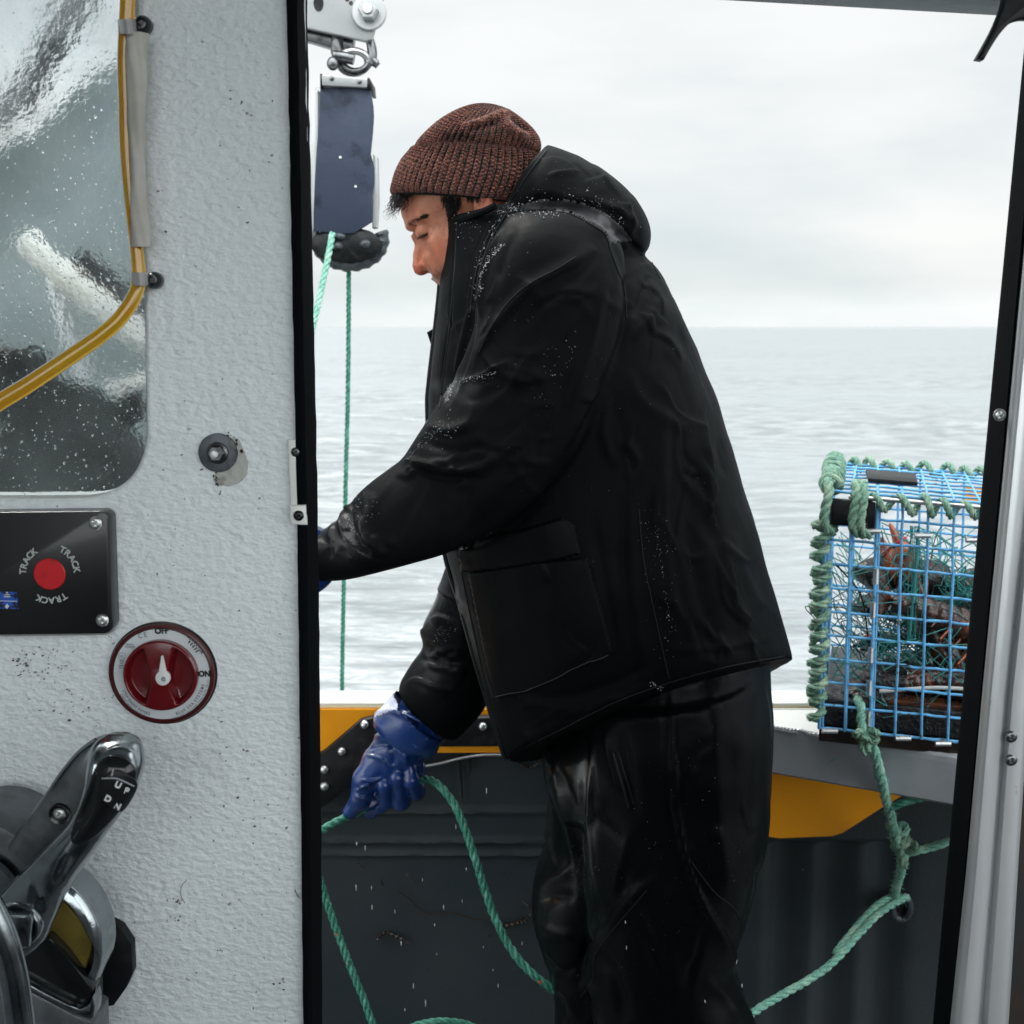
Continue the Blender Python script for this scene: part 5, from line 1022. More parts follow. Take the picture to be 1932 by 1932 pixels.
mk('dark_opening', *prism([(190, 1735), (210, 1742), (228, 1752), (248, 1782), (250, 1836), (238, 1864), (214, 1898), (190, 1900)], .988, .012, .001), m_rub, tc_)  # thin black box added to paint the dark of a recessed opening
# drum at upper left behind the lever
mk('drum', *lathe([(.001, -.020), (.030, -.020), (.046, -.017), (.0495, -.010), (.050, .0), (.050, .05)], 72, P(-22, 1640, .925)), m_tgrey, tc_)
mk('drum_ring', *lathe([(.027, -.023), (.029, -.0255), (.033, -.0245), (.0345, -.018)], 64, P(-18, 1662, .922)), m_tchr, tc_)
# second lever, behind, with a screw
mk('rear_lever', *blob([(196, 1388, 214, 1402, .915, .007), (172, 1398, 205, 1440, .912, .010), (148, 1424, 190, 1476, .91, .011), (112, 1470, 166, 1516, .91, .011), (78, 1512, 136, 1556, .91, .011), (48, 1550, 108, 1600, .91, .011), (20, 1590, 80, 1640, .91, .010)], 60, 36, 3.2), m_tgrey, tc_)
mb = MB(); mb.add(*tube(np.array([P(*a, .905) for a in catmull(np.array([(182, 1396), (150, 1420), (118, 1458), (90, 1500), (62, 1540)]), 40)]), .0022, 8)); mb.build('lever_edge', m_tchr, tc_)
mk('screw_seat', *lathe([(.0055, -.0005), (.0075, -.0015), (.0082, 0), (.0082, .003)], 28, P(112, 1536, .897)), m_blackgloss, tc_); screw_c(112, 1536, .896, 12.5, m_steel, tc_)
mk('lever_collar', *tube(np.array([P(*a, .905) for a in catmull(np.array([(62, 1560), (84, 1566), (108, 1590), (120, 1604)]), 20)]), .0035, 10), m_darksteel, tc_)
# front lever: one chrome casting from the grip down to the hub
YL = .868
lv = blob([(206, 1384, 246, 1384, YL+.012, .004, 2), (184, 1396, 262, 1397, YL+.008, .013, 2), (172, 1414, 269, 1418, YL+.004, .018, 2.2), (167, 1444, 270, 1446, YL, .019, 2.3), (161, 1484, 259, 1486, YL, .019, 2.4), (148, 1530, 232, 1530, YL, .018, 2.4), (126, 1560, 205, 1568, YL, .017, 2.4),
           (100, 1586, 180, 1604, YL, .0165, 2.4), (70, 1616, 150, 1646, YL, .016, 2.4), (34, 1652, 132, 1676, YL, .016, 2.4), (0, 1690, 118, 1700, YL, .016, 2.4), (-18, 1730, 102, 1738, YL, .016, 2.4), (-18, 1768, 86, 1774, YL, .016, 2.2), (-2, 1800, 58, 1798, YL, .014, 2.0), (20, 1810, 36, 1810, YL, .008, 2.0)], 130, 60)
lvv = sculpt(lv[0], lv[1], [([(186, 1402), (174, 1450), (164, 1500), (140, 1555), (104, 1596), (60, 1640), (6, 1690)], 3, 7, 5), ([(192, 1410), (184, 1460), (170, 1520), (150, 1565)], 7, 7, -4), ([(200, 1420), (228, 1412), (256, 1424)], 5, 7, 5), ([(132, 1612), (120, 1640), (112, 1668)], 10, 7, -5), ([(180, 1580), (160, 1610), (120, 1660), (92, 1700)], 9, 9, 4), ([(60, 1650), (70, 1690), (84, 1720)], 9, 9, -4)], .87*WS)
mk('front_lever', lvv, lv[1], m_tchr, tc_, sharp=75)
DL = Drape(lvv, lv[1])
pad = catmull(np.array([(192, 1432), (210, 1424), (238, 1430), (255, 1448), (256, 1474), (244, 1502), (222, 1536), (198, 1562), (176, 1582), (154, 1592), (138, 1592), (133, 1576), (142, 1544), (158, 1506), (172, 1470), (180, 1446), (192, 1432)]), 90)[:-1]
v, f = DL.patch(pad, 2.0, .0022, 4); mk('grip_pad', v, f, m_blackgloss, tc_, sharp=80)
swp = catmull(np.array([(196, 1468), (204, 1456), (222, 1450), (246, 1462), (256, 1474), (254, 1490), (238, 1518), (224, 1530), (206, 1520), (190, 1506), (188, 1490), (196, 1468)]), 60)[:-1]
v, f = DL.patch(swp, 1.6, .0042, 3); sw = mk('trim_switch', v, f, m_black, tc_, sharp=80)
ym = v[:, 1].min(); mb = MB()
for ch, x, y in (('U', 222.5, 1481), ('P', 238.5, 1492), ('D', 203.5, 1507), ('N', 221, 1521)): 
    h, n = DL.hit(x, y, .0045); put_text(mb, ch, x, y, (h[1]-.0022) if h is not None else ym, 12, -27, bold=.9, depth=.001)
mb.build('trim_lettering', m_wltr, tc_, smooth=False)
mb = MB(); l = DL.line([(197, 1466), (222, 1466), (246, 1478)], 20, .0046); mb.add(*tube(l, .0006, 6)); l = DL.line([(216, 1452), (213, 1462)], 8, .0046); mb.add(*tube(l, .0006, 6)); mb.build('switch_ridge', m_grey, tc_)
# hub: black bore with a square chrome socket
ch_ = P(31, 1747, YL-.016)
mk('hub_ring', *lathe([(40*.85*WS, .003), (41*.85*WS, -.0022), (46*.85*WS, -.0030), (50*.85*WS, -.0010), (51*.85*WS, .004)], 56, ch_), m_tchr, tc_)
mk('hub_bore', *lathe([(.0001, -.0008), (40.5*.85*WS, -.0008), (41*.85*WS, .003)], 48, ch_), m_blackgloss, tc_)
hx = [(6, 1724), (30, 1728), (55, 1728), (66, 1756), (70, 1766), (52, 1764), (44, 1790), (22, 1786), (10, 1790), (2, 1768)]
mk('socket_head', *prism([(8, 1726), (54, 1728), (58, 1740), (54, 1788), (14, 1790), (4, 1776)], YL-.026, .010, .0022), m_tchr, tc_, sharp=30)
# bright lever bar crossing the lower left corner
br = catmull(np.array([(-60, 1640), (-20, 1712), (8, 1778), (26, 1846), (38, 1932), (44, 2010)]), 60)
v, f = tube(np.array([P(*a, .80) for a in br]), .0098, 24); mk('second_lever', v, f, m_tchr, tc_)
# ================================================================ hauling block and its arm
m_cloth = mat('block_cheek', (.030, .040, .066), .6, spec=.25, noise=[(9, (.042, .052, .080), .45, .65), (16, (.013, .016, .028), .54, .68)], bump=(160, .4, .001), spots=(55, .77, (.45, .46, .48)))
m_palu = mat('pale_plate', (.44, .45, .45), .45, .5, noise=(10, (.36, .37, .37), .4, .7), bump=(60, .2, .0015)); YB = 2.50; SB = YB/FPX
ar = thing('davit_arm', 'pale metal davit arm end with a big bolt, top left of the opening', 'davit', P(600, -200, YB))
mk('side_plate', *prism([(500, -260), (760, -260), (722, 0), (702, 74), (690, 78), (584, 54), (500, 36)], YB-.03, .018, .003), m_palu, ar, sharp=30)
mk('rear_plate', *prism([(500, -260), (750, -260), (716, 0), (690, 70), (584, 50), (500, 30)], YB+.03, .012, .002), m_palu, ar, sharp=30)
mk('lower_rail', *prism([(500, 34), (584, 50), (668, 70), (664, 102), (584, 78), (500, 58)], YB-.005, .03, .003), m_darksteel, ar, sharp=30)
c = P(697, 24, YB-.032); mk('washer', *lathe([(.0005, -.006), (.031, -.006), (.033, -.004), (.033, .001)], 40, c), m_palu, ar)
mk('bolt_head', *lathe([(.001, -.030), (.016, -.030), (.0195, -.026), (.0195, -.0055)], 6, c), m_palu, ar, sharp=20); mk('bolt_end', *lathe([(.001, -.036), (.0085, -.036), (.0095, -.034), (.0095, -.0295)], 24, c), m_steel, ar)
mk('slot_hole', *lathe([(.001, -.001), (.0095, -.001), (.0095, .001)], 24, P(601, 6, YB-.030), sz=1.6), m_rub, ar)
for x, y in ((655, -1), (662, 6)): mk('rust_mark', *lathe([(.0005, -.0005), (.004, -.0004), (.004, .001)], 12, P(x, y, YB-.0302)), m_dirt, ar)
sk = thing('shackle', 'dark steel shackle linking the davit arm to the blue-grey block', 'shackle', P(668, 140, YB))
a = np.linspace(-.15*pi, 1.15*pi, 40); p = np.array([P(671-33*cos(q)*.95, 98+37*sin(q), YB+.0) for q in a]); mk('bow', *tube(p, .0072, 14), m_darksteel, sk)
p = np.array([P(*q, YB) for q in ((640, 62), (636, 84), (640, 104), (650, 118))]); mk('shank', *tube(catmull(p, 20), np.linspace(.012, .016, 20), 14), m_darksteel, sk)
p = np.array([P(*q, YB) for q in ((694, 66), (700, 84), (702, 104), (696, 120))]); mk('shank', *tube(catmull(p, 20), np.linspace(.008, .011, 20), 14), m_darksteel, sk)
p = np.array([P(*q, YB-.015) for q in ((630, 106), (650, 108), (668, 112))]); mk('pin', *tube(catmull(p, 12), .011, 16), m_darksteel, sk)
mk('pin_head', *ball(P(628, 120, YB-.02), .012, 16, (1, .8, 1.1)), m_darksteel, sk); p = np.array([P(*q, YB) for q in ((700, 112), (712, 122), (714, 118))]); mk('pin_tail', *tube(p, [.010, .008, .004], 12), m_darksteel, sk)
a = np.linspace(0, 2*pi, 40); p = np.array([P(667+27*cos(q), 117+21*sin(q), YB+.012*sin(q)) for q in a]); mk('ring', *tube(p, .0072, 12), m_steel, sk)
bl = thing('hauling_block', 'blue-grey plated rope block hanging by the shackle over the sea', 'block', P(650, 500, YB))
ck = [(604, 166), (698, 163), (704, 200), (705, 220), (703, 250), (699, 290), (706, 315), (706, 345), (702, 370), (702, 418), (668, 440), (646, 441), (591, 436), (591, 400), (594, 330), (598, 270), (602, 220)]
mk('cheek_plate', *prism(ck, YB-.045, .010, .0015), m_cloth, bl, sharp=30); mk('rear_cheek_plate', *prism([(x-9, y-2) for x, y in ck], YB+.045, .010, .0015), m_palu, bl, sharp=30)
mk('spine', *prism([(589, 178), (600, 170), (600, 430), (590, 430)], YB-.034, .075, .001), m_palu, bl, sharp=30)
mk('head_strap', *prism([(606, 141), (694, 149), (692, 165), (608, 161)], YB-.055, .022, .002), m_palu, bl, sharp=30); mk('head_side', *prism([(604, 139), (607, 139), (607, 166), (604, 166)], YB-.055, .10), m_rub, bl); mk('head_side', *prism([(693, 147), (697, 147), (699, 168), (693, 168)], YB-.055, .10), m_rub, bl)
for x, y in ((626, 148), (678, 154)): mk('rivet', *lathe([(.0005, -.004), (.004, -.003), (.005, .001)], 12, P(x, y, YB-.055)), m_darksteel, bl)
for x, y in ((642, 297), (671, 352)): mk('rivet', *lathe([(.0005, -.002), (.0022, -.0015), (.0026, .001)], 10, P(x, y, YB-.045)), m_white, bl)
mk('edge_guard', *prism([(704, 290), (712, 296), (714, 380), (711, 430), (702, 430)], YB-.02, .03, .002), m_palu, bl, sharp=30)
pr = [(.001, -.040), (.050, -.040), (.062, -.034), (.058, -.014), (.040, -.004), (.040, .004), (.058, .014), (.062, .034), (.050, .040), (.001, .040)]
v, f = lathe(pr, 48, axis='x'); v = v[:, [1, 0, 2]]*np.array((1.15, 1.05, .55)); v = v+.0015*vnoise(v, 60)[:, None]+P(658, 464, YB)
mk('rubber_sheave', v, f, m_rub, bl)
m_dulr = mat('wet_rubber', (.045, .055, .062), .35, noise=(40, (.02, .024, .028), .45, .65), bump=(90, .6, .003))
a = np.linspace(.25*pi, .95*pi, 30); p = np.array([P(660+62*cos(q), 452+48*sin(q), YB-.02) for q in np.linspace(-.1*pi, 1.1*pi, 40)]); mk('lower_guard', *tube(p, .013*(1+.12*np.sin(np.arange(40)*1.9)), 12), m_dulr, bl)
for k in range(4):
    x = RNG.uniform(605, 712); y = RNG.uniform(445, 480); v, f = ball((0, 0, 0), 1, 14); v = v*(RNG.uniform(.010, .018), .02, RNG.uniform(.008, .014)); v += .003*vnoise(v+k, 90)[:, None]; mk('rubber_lump', v+P(x, y, YB-.03), f, m_dulr, bl)

# ================================================================ ropes
m_rope = mat('green_rope', (.050, .25, .17), .55, noise=[(420, (.022, .12, .085), .48, .62), (60, (.12, .38, .28), .50, .68)], spots=(85, .69, (.70, .15, .06)), bump=(900, .7, .001), bump2=(260, .5, .0008))
m_rope2 = mat('pale_green_rope', (.22, .48, .38), .7, noise=[(380, (.10, .27, .20), .48, .62), (50, (.36, .56, .45), .48, .66)], spots=(80, .70, (.55, .26, .16)), bump=(900, .8, .0012))
m_ropew = mat('weathered_rope', (.19, .34, .25), .85, noise=[(300, (.09, .19, .14), .48, .62), (40, (.34, .46, .34), .5, .66)], bump=(900, .9, .0014))
def px_rope(pts, Rpx, m, label, name='rope', lay=7, fuzz=0, group=None, n=120, parent=None):
    pts = catmull(np.array(pts, float), n); w = PA(pts[:, :2], pts[:, 2]); R = Rpx*pts[:, 2].mean()/FPX; mb = rope(w, R, lay, fuzz=fuzz)
    if parent: return mb.build(name, m, parent)
    return mb.build(name, m, None, label=label, cat='rope', group=group)
px_rope([(627, 440, 2.44), (622, 470, 2.42), (614, 510, 2.40), (600, 575, 2.36), (580, 660, 2.3), (560, 760, 2.2)], 6.2, m_rope2, 'pale green rope slanting from the hanging block behind the wall edge', fuzz=60)
px_rope([(658, 440, 2.50), (658, 520, 2.50), (657.5, 640, 2.52), (656, 760, 2.55), (652.5, 900, 2.58), (649, 1080, 2.62), (646, 1240, 2.66), (645, 1330, 2.68), (642, 1600, 2.8), (640, 2100, 3.1)], 4.3, m_rope, 'thin dark green rope hanging straight from the block to the sea', fuzz=100, n=240)
px_rope([(520, 1625, 1.62), (560, 1600, 1.66), (600, 1572, 1.71), (628, 1554, 1.735), (655, 1541, 1.752), (684, 1528, 1.765), (712, 1512, 1.772), (745, 1492, 1.78), (775, 1478, 1.78), (797, 1471, 1.775), (812, 1472, 1.765), (834, 1487, 1.75), (860, 1524, 1.735), (883, 1580, 1.72), (905, 1648, 1.71), (926, 1712, 1.70), (948, 1762, 1.69), (975, 1806, 1.68), (1010, 1842, 1.67), (1045, 1868, 1.67), (1085, 1890, 1.68), (1130, 1930, 1.70), (1160, 2080, 1.72), (1150, 2300, 1.75)], 8.2, m_rope, 'green rope running through the blue glove and drooping to the knee', fuzz=200, n=300)
px_rope([(560, 1560, 1.74), (590, 1620, 1.74), (612, 1688, 1.74), (634, 1752, 1.73), (662, 1826, 1.72), (684, 1880, 1.71), (704, 1935, 1.70), (720, 1990, 1.70), (760, 2060, 1.72)], 7.6, m_rope, 'green rope with orange flecks dropping steeply beside the black door seal', fuzz=100)
px_rope([(740, 1975, 1.60), (770, 1942, 1.60), (800, 1930, 1.60), (840, 1926, 1.60), (880, 1932, 1.60), (912, 1950, 1.60), (930, 1990, 1.6)], 6.5, m_rope, 'top of a green rope coil at the bottom edge between the wall and legs', fuzz=30)
px_rope([(1300, 2010, 1.70), (1360, 1955, 1.74), (1420, 1911, 1.78), (1470, 1880, 1.81), (1530, 1846, 1.84), (1575, 1812, 1.86), (1620, 1762, 1.89), (1660, 1722, 1.92), (1700, 1697, 1.95), (1712, 1694, 1.975)], 8.0, m_rope2, 'pale green rope of the doubled pair from the trousers to the ring, nearer strand', fuzz=200, group='doubled ropes to the ring')
px_rope([(1575, 1800, 1.87), (1600, 1768, 1.89), (1640, 1722, 1.92), (1668, 1699, 1.94), (1690, 1691, 1.96), (1705, 1700, 1.985)], 7.2, m_rope2, 'short pale green rope strand lying above the longer one beside the ring', fuzz=60, group='doubled ropes to the ring')
rg_ = thing('ring', 'black rubber ring on the dark boat side where the ropes meet', 'ring', P(1700, 1740, 1.99))
a = np.linspace(0, 2*pi, 50); p = np.array([P(1700+17*cos(q), 1712+22*sin(q), 1.985+.010*sin(q)) for q in a]); mk('ring_band', *tube(p, .0062*(1+.1*np.sin(np.arange(50)*2.7)), 12), m_dulr, rg_)
mk('ring_boss', *lathe([(.001, -.006), (.012, -.005), (.016, .0), (.016, .03)], 24, P(1697, 1712, 2.0)), m_rub, rg_)

# ================================================================ lobster trap
c_f = [P(1560, 926, 1.80), P(1545, 1374, 1.80), P(1902, 1410, 1.745), P(1915, 955, 1.745)]  # front: top left, bottom left, bottom right, top right
dv = P(1576, 874, 2.15)-c_f[0]
def T(u, v, w):                                                    # u right, v down, w back
    a = c_f[0]*(1-u)*(1-v)+c_f[1]*(1-u)*v+c_f[2]*u*v+c_f[3]*u*(1-v); return a+dv*w
tp_ = thing('lobster_trap', 'blue wire lobster trap laced with green rope, standing on the grey shelf', 'trap', T(.5, 1, .5))
m_wire = mat('blue_coated_wire', (.14, .44, .76), .36, noise=[(60, (.09, .30, .55), .45, .65), (90, (.10, .14, .13), .60, .68)], bump=(300, .3, .0006), coat=.2)
UU = 2.2; NV = 10; du = 49/357.; 
ug = [k*du for k in range(int(UU/du)+1)]; UM = ug[-1]
def wires(fn, us, vs, name, r=.0021):
    mb = MB()
    for u in us: mb.add(*tube(resample(np.array([fn(u, q) for q in (vs[0], vs[-1])]), 14)+RNG.normal(0, .0006, (14, 3)), r, 8))
    for v in vs: mb.add(*tube(resample(np.array([fn(q, v) for q in (us[0], us[-1])]), 40)+RNG.normal(0, .0005, (40, 3))+np.array((0, .003, 0)), r, 8))
    mb.build(name, m_wire, tp_)
vg = [k/NV for k in range(NV+1)]; wg = [k/8 for k in range(9)]
wires(lambda u, v: T(u, v, 0), ug, vg, 'front_mesh'); wires(lambda u, v: T(u, v, 1), ug, vg, 'back_mesh'); wires(lambda w, v: T(0, v, w), wg, vg, 'end_mesh'); wires(lambda u, w: T(u, 0, w), ug, wg, 'top_mesh', .0018); wires(lambda u, w: T(u, 1, w), ug, wg, 'bottom_mesh'); wires(lambda w, v: T(UM, v, w), wg, vg, 'end_mesh'); wires(lambda w, v: T(.28, v, w), wg, vg, 'inner_divider', .0016)
# doubled verticals near the corner and the door edge
mb = MB()
for u in (.018, .145, .29): mb.add(*tube(resample(np.array([T(u, 0.02, .01), T(u, 1, .01)]), 10), .0021, 8))
mb.build('doubled_wires', m_wire, tp_)
mk('top_rod', *tube(resample(np.array([T(.12, .015, -.01), T(UM, .015, -.01)]), 10), .0035, 10), m_steel, tp_)
# corner blocks, clips
for u0, u1 in ((.03, .155), (.20, .27)): mk('corner_block', *slab([T(u0, .03, -.02), T(u1, .03, -.02), T(u1, .135, -.02), T(u0, .135, -.02)], (0, 0, 0), (0, .02, 0), .003), m_rub, tp_)
clip_pts = [(.25, .147), (.52, .147), (.79, .147), (.27, .47), (.28, .33), (.265, .66), (.262, .80), (.262, .93), (.45, 1.0), (.66, 1.005), (.06, 1.0), (1.05, .147), (1.2, .6)]
for u, v in clip_pts:
    c = T(u, v, -.02); h = v in (.147, 1.0, 1.005); L_ = .0115; mb = MB(); p = np.array([c-np.array((L_, 0, 0)), c+np.array((L_, 0, 0))]) if h else np.array([c-np.array((0, 0, L_)), c+np.array((0, 0, L_))])
    mb.add(*tube(resample(p, 6), .0042, 8)); mb.build('hog_clip', m_steel, tp_, sharp=30)
mk('black_tag', *slab([T(.20, 0, .62)+(0, 0, .004), T(.50, 0, .62)+(0, 0, .004), T(.50, 0, .30)+(0, 0, .004), T(.22, 0, .30)+(0, 0, .004)], (0, 0, 0), (0, 0, .006), .001), m_rub, tp_)
# runner boards and wooden floor
m_wet = mat('wet_dark_wood', (.020, .014, .012), .25, bump=(60, .6, .004), noise=(12, (.045, .022, .014), .5, .7)); m_brn = mat('wet_brown_board', (.13, .045, .020), .2, bump=(40, .5, .003), noise=(20, (.05, .02, .012), .45, .65))
v, f = slab([T(.0, .985, .03), T(UM, .985, .03), T(UM, .985, .2), T(.0, .985, .2)], (0, 0, -.006), (0, 0, -.03), .003); mk('runner_board', v+.0015*vnoise(v, 50)[:, None], f, m_wet, tp_)
v, f = slab([T(.02, .88, .03), T(UM, .88, .03), T(UM, .88, .9), T(.02, .88, .9)], (0, 0, 0), (0, 0, -.042), .004); mk('floor_mat', v, f, mat('wet_black_mat', (.006, .006, .007), .35, bump=(160, .9, .004), spots=(140, .70, (.35, .36, .36))), tp_)
v, f = slab([T(.24, .865, .06), T(UM, .865, .06), T(UM, .865, .5), T(.24, .865, .5)], (0, 0, 0), (0, 0, -.014), .003); mk('floor_board', v, f, m_brn, tp_)
# rope lacing: corner, left edge and top edge, wound as a helix round the frame
def lacing(p0, p1, turns, rad, r, name, seed=0, lean=0):
    n = int(turns*22); t_ = np.linspace(0, 1, n); c = p0[None]*(1-t_[:, None])+p1[None]*t_[:, None]; ax = (p1-p0)/np.linalg.norm(p1-p0); e1 = np.cross(ax, (0, 1., 0)); e1 /= np.linalg.norm(e1); e2 = np.cross(ax, e1)
    a = 2*pi*turns*t_+.9*np.sin(t_*17+seed)+.5*np.sin(t_*41+seed*2); rd = rad*(1+.16*np.sin(t_*31+seed)+.1*np.sin(t_*77)); q = c+e1*(rd*np.cos(a))[:, None]+e2*(rd*.9*np.sin(a))[:, None]
    mb = rope(q, r, 6.5, fuzz=int(turns*45)); return mb.build(name, m_ropew, tp_)
lacing(T(.0, .12, 0)+(-.004, 0, 0), T(-.012, .97, 0), 15, .0095, .0062, 'rope_lacing', 1); lacing(T(-.01, .18, .10)+(-.008, 0, 0), T(-.025, .93, .10), 10, .009, .0058, 'rope_lacing', 4)
lacing(T(.14, .03, 0), T(UM, .03, 0), 17, .0118, .0052, 'rope_lacing', 2); lacing(T(.02, -.01, .05), T(.0, -.01, .95), 9, .012, .0072, 'rope_lacing', 3); lacing(T(.0, -.005, 1), T(UM, -.005, 1), 19, .010, .0052, 'rope_lacing', 5)
for k, (x0, x1) in enumerate(((.015, -.005), (.17, .15), (.205, .19))):
    p = np.array([T(x0-.02, -.012, .14), T(x0-.01, -.035, .02), T(x0, -.0, -.035), T(x1, .07, -.045), T(x1, .135, -.04), T(x1+.04, .165, -.01), T(x1+.05, .15, .05)]); rope(catmull(p, 40), .0072, 6.5, fuzz=90).build('corner_lashing', m_ropew, tp_)
# twine netting: two cones that meet at the entrance ring
m_tw = mat('teal_twine', (.045, .26, .235), .6, bump=(900, .4, .0004))
def net(A_, B_, n, m_, name, sag=.0):
    """diamond net between two closed or open rings A_ and B_ (arrays of points)"""
    A_ = resample(np.array(A_), n+1); B_ = resample(np.array(B_), n+1); G = np.zeros((n+1, m_+1, 3))
    for j in range(m_+1): t_ = j/m_; G[:, j] = A_*(1-t_)+B_*t_; G[:, j, 2] -= sag*sin(pi*t_)
    G += RNG.normal(0, .0022, G.shape); mb = MB()
    for i in range(n):
        for j in range(m_):
            if (i+j) % 2 == 0: mb.add(*tube(np.array([G[i, j], G[i+1, j+1]]), .0009, 4, False))
            else: mb.add(*tube(np.array([G[i+1, j], G[i, j+1]]), .0009, 4, False))
            if (i+j) % 4 == 0: mb.add(*ball(G[i, j], .0014, 6))
    mb.build(name, m_tw, tp_)
ringp = [T(.55+.30*cos(a), .52+.30*sin(a), .62) for a in np.linspace(0, 2*pi, 40)]
net([T(.30, .16, .08), T(1.0, .14, .10), T(1.6, .2, .1), T(1.5, .62, .1), T(1.0, .78, .1), T(.30, .74, .08), T(.29, .45, .08), T(.30, .16, .08)], ringp, 56, 16, 'net_funnel', .01)
net([T(.03, .36, .1), T(.05, .3, .9), T(.2, .72, .9), T(.05, .86, .2), T(.03, .36, .1)], [T(.62, .80, .30), T(.66, .80, .45), T(.70, .84, .45), T(.66, .85, .30), T(.62, .80, .30)], 40, 14, 'net_funnel', .0)
net([T(.30, .20, .5), T(1.0, .18, .6), T(1.6, .2, .7), T(1.5, .85, .7), T(1.0, .85, .6), T(.30, .85, .5), T(.28, .5, .5), T(.30, .20, .5)], [T(.8+.2*cos(a), .5+.2*sin(a), .2) for a in np.linspace(0, 2*pi, 40)], 44, 12, 'net_funnel', .01)
mb = MB()
for k in range(44):
    t_ = k/25; a_ = T(.04, .40+.5*t_, RNG.uniform(.05, .5)); b_ = T(.66+RNG.normal(0, .02), .83+RNG.normal(0, .01), .25); m_ = (a_+b_)/2+np.array((0, 0, -.012*RNG.random())); mb.add(*tube(catmull(np.array([a_, m_, b_]), 10), .0006, 4, False))
for k in range(14):
    a_ = T(.46+.05*RNG.random(), .13, .10); b_ = T(.50+.02*RNG.normal(), .62, .10); mb.add(*tube(catmull(np.array([a_, (a_+b_)/2+RNG.normal(0, .004, 3), b_]), 8), .0006, 4, False))
mb.build('gathered_twine', m_tw, tp_); mb = MB()
for k in range(150):                                               # tangle of line, weed and straw over the catch
    u0, v0, w0 = RNG.uniform(.15, 1.35), RNG.uniform(.40, .90), RNG.uniform(.1, .6); q = [T(u0, v0, w0)]
    for j in range(5): q.append(q[-1]+RNG.normal(0, .016, 3)*(1, .8, .8))
    mb.add(*tube(catmull(np.array(q), 16), RNG.uniform(.0004, .0011), 4, False))
mb.build('line_tangle', m_rub, tp_, kind='stuff'); mb = MB()
for k in range(70):
    u0, v0, w0 = RNG.uniform(.1, 1.3), RNG.uniform(.30, .85), RNG.uniform(.05, .3); q = [T(u0, v0, w0)]
    for j in range(4): q.append(q[-1]+RNG.normal(0, .018, 3))
    mb.add(*tube(catmull(np.array(q), 14), .0007, 4, False))
mb.build('twine_tangle', m_tw, tp_, kind='stuff')
p = catmull(np.array([T(.50, .13, .04), T(.49, .35, .05), T(.47, .58, .04)]), 20); rope(p, .0022, 6).build('draw_cord', m_tw, tp_)
p = catmull(np.array([T(.06, .30, .02), T(.20, .42, .02), T(.245, .58, .02), T(.26, .66, .02)]), 20); mk('black_cord', *tube(p, .0012, 6), m_rub, tp_)
p = catmull(np.array([T(.32, .83, .05), T(.7, .79, .06), T(1.2, .80, .06)]), 20); mk('white_bar', *tube(p, .0028, 8), m_white, tp_)
v, f = box((0, -.004, 0), (.03, 0, .028)); mk('yellow_tag', np.array(v)+T(.82, .125, .9), f, m_orange, tp_, smooth=False)
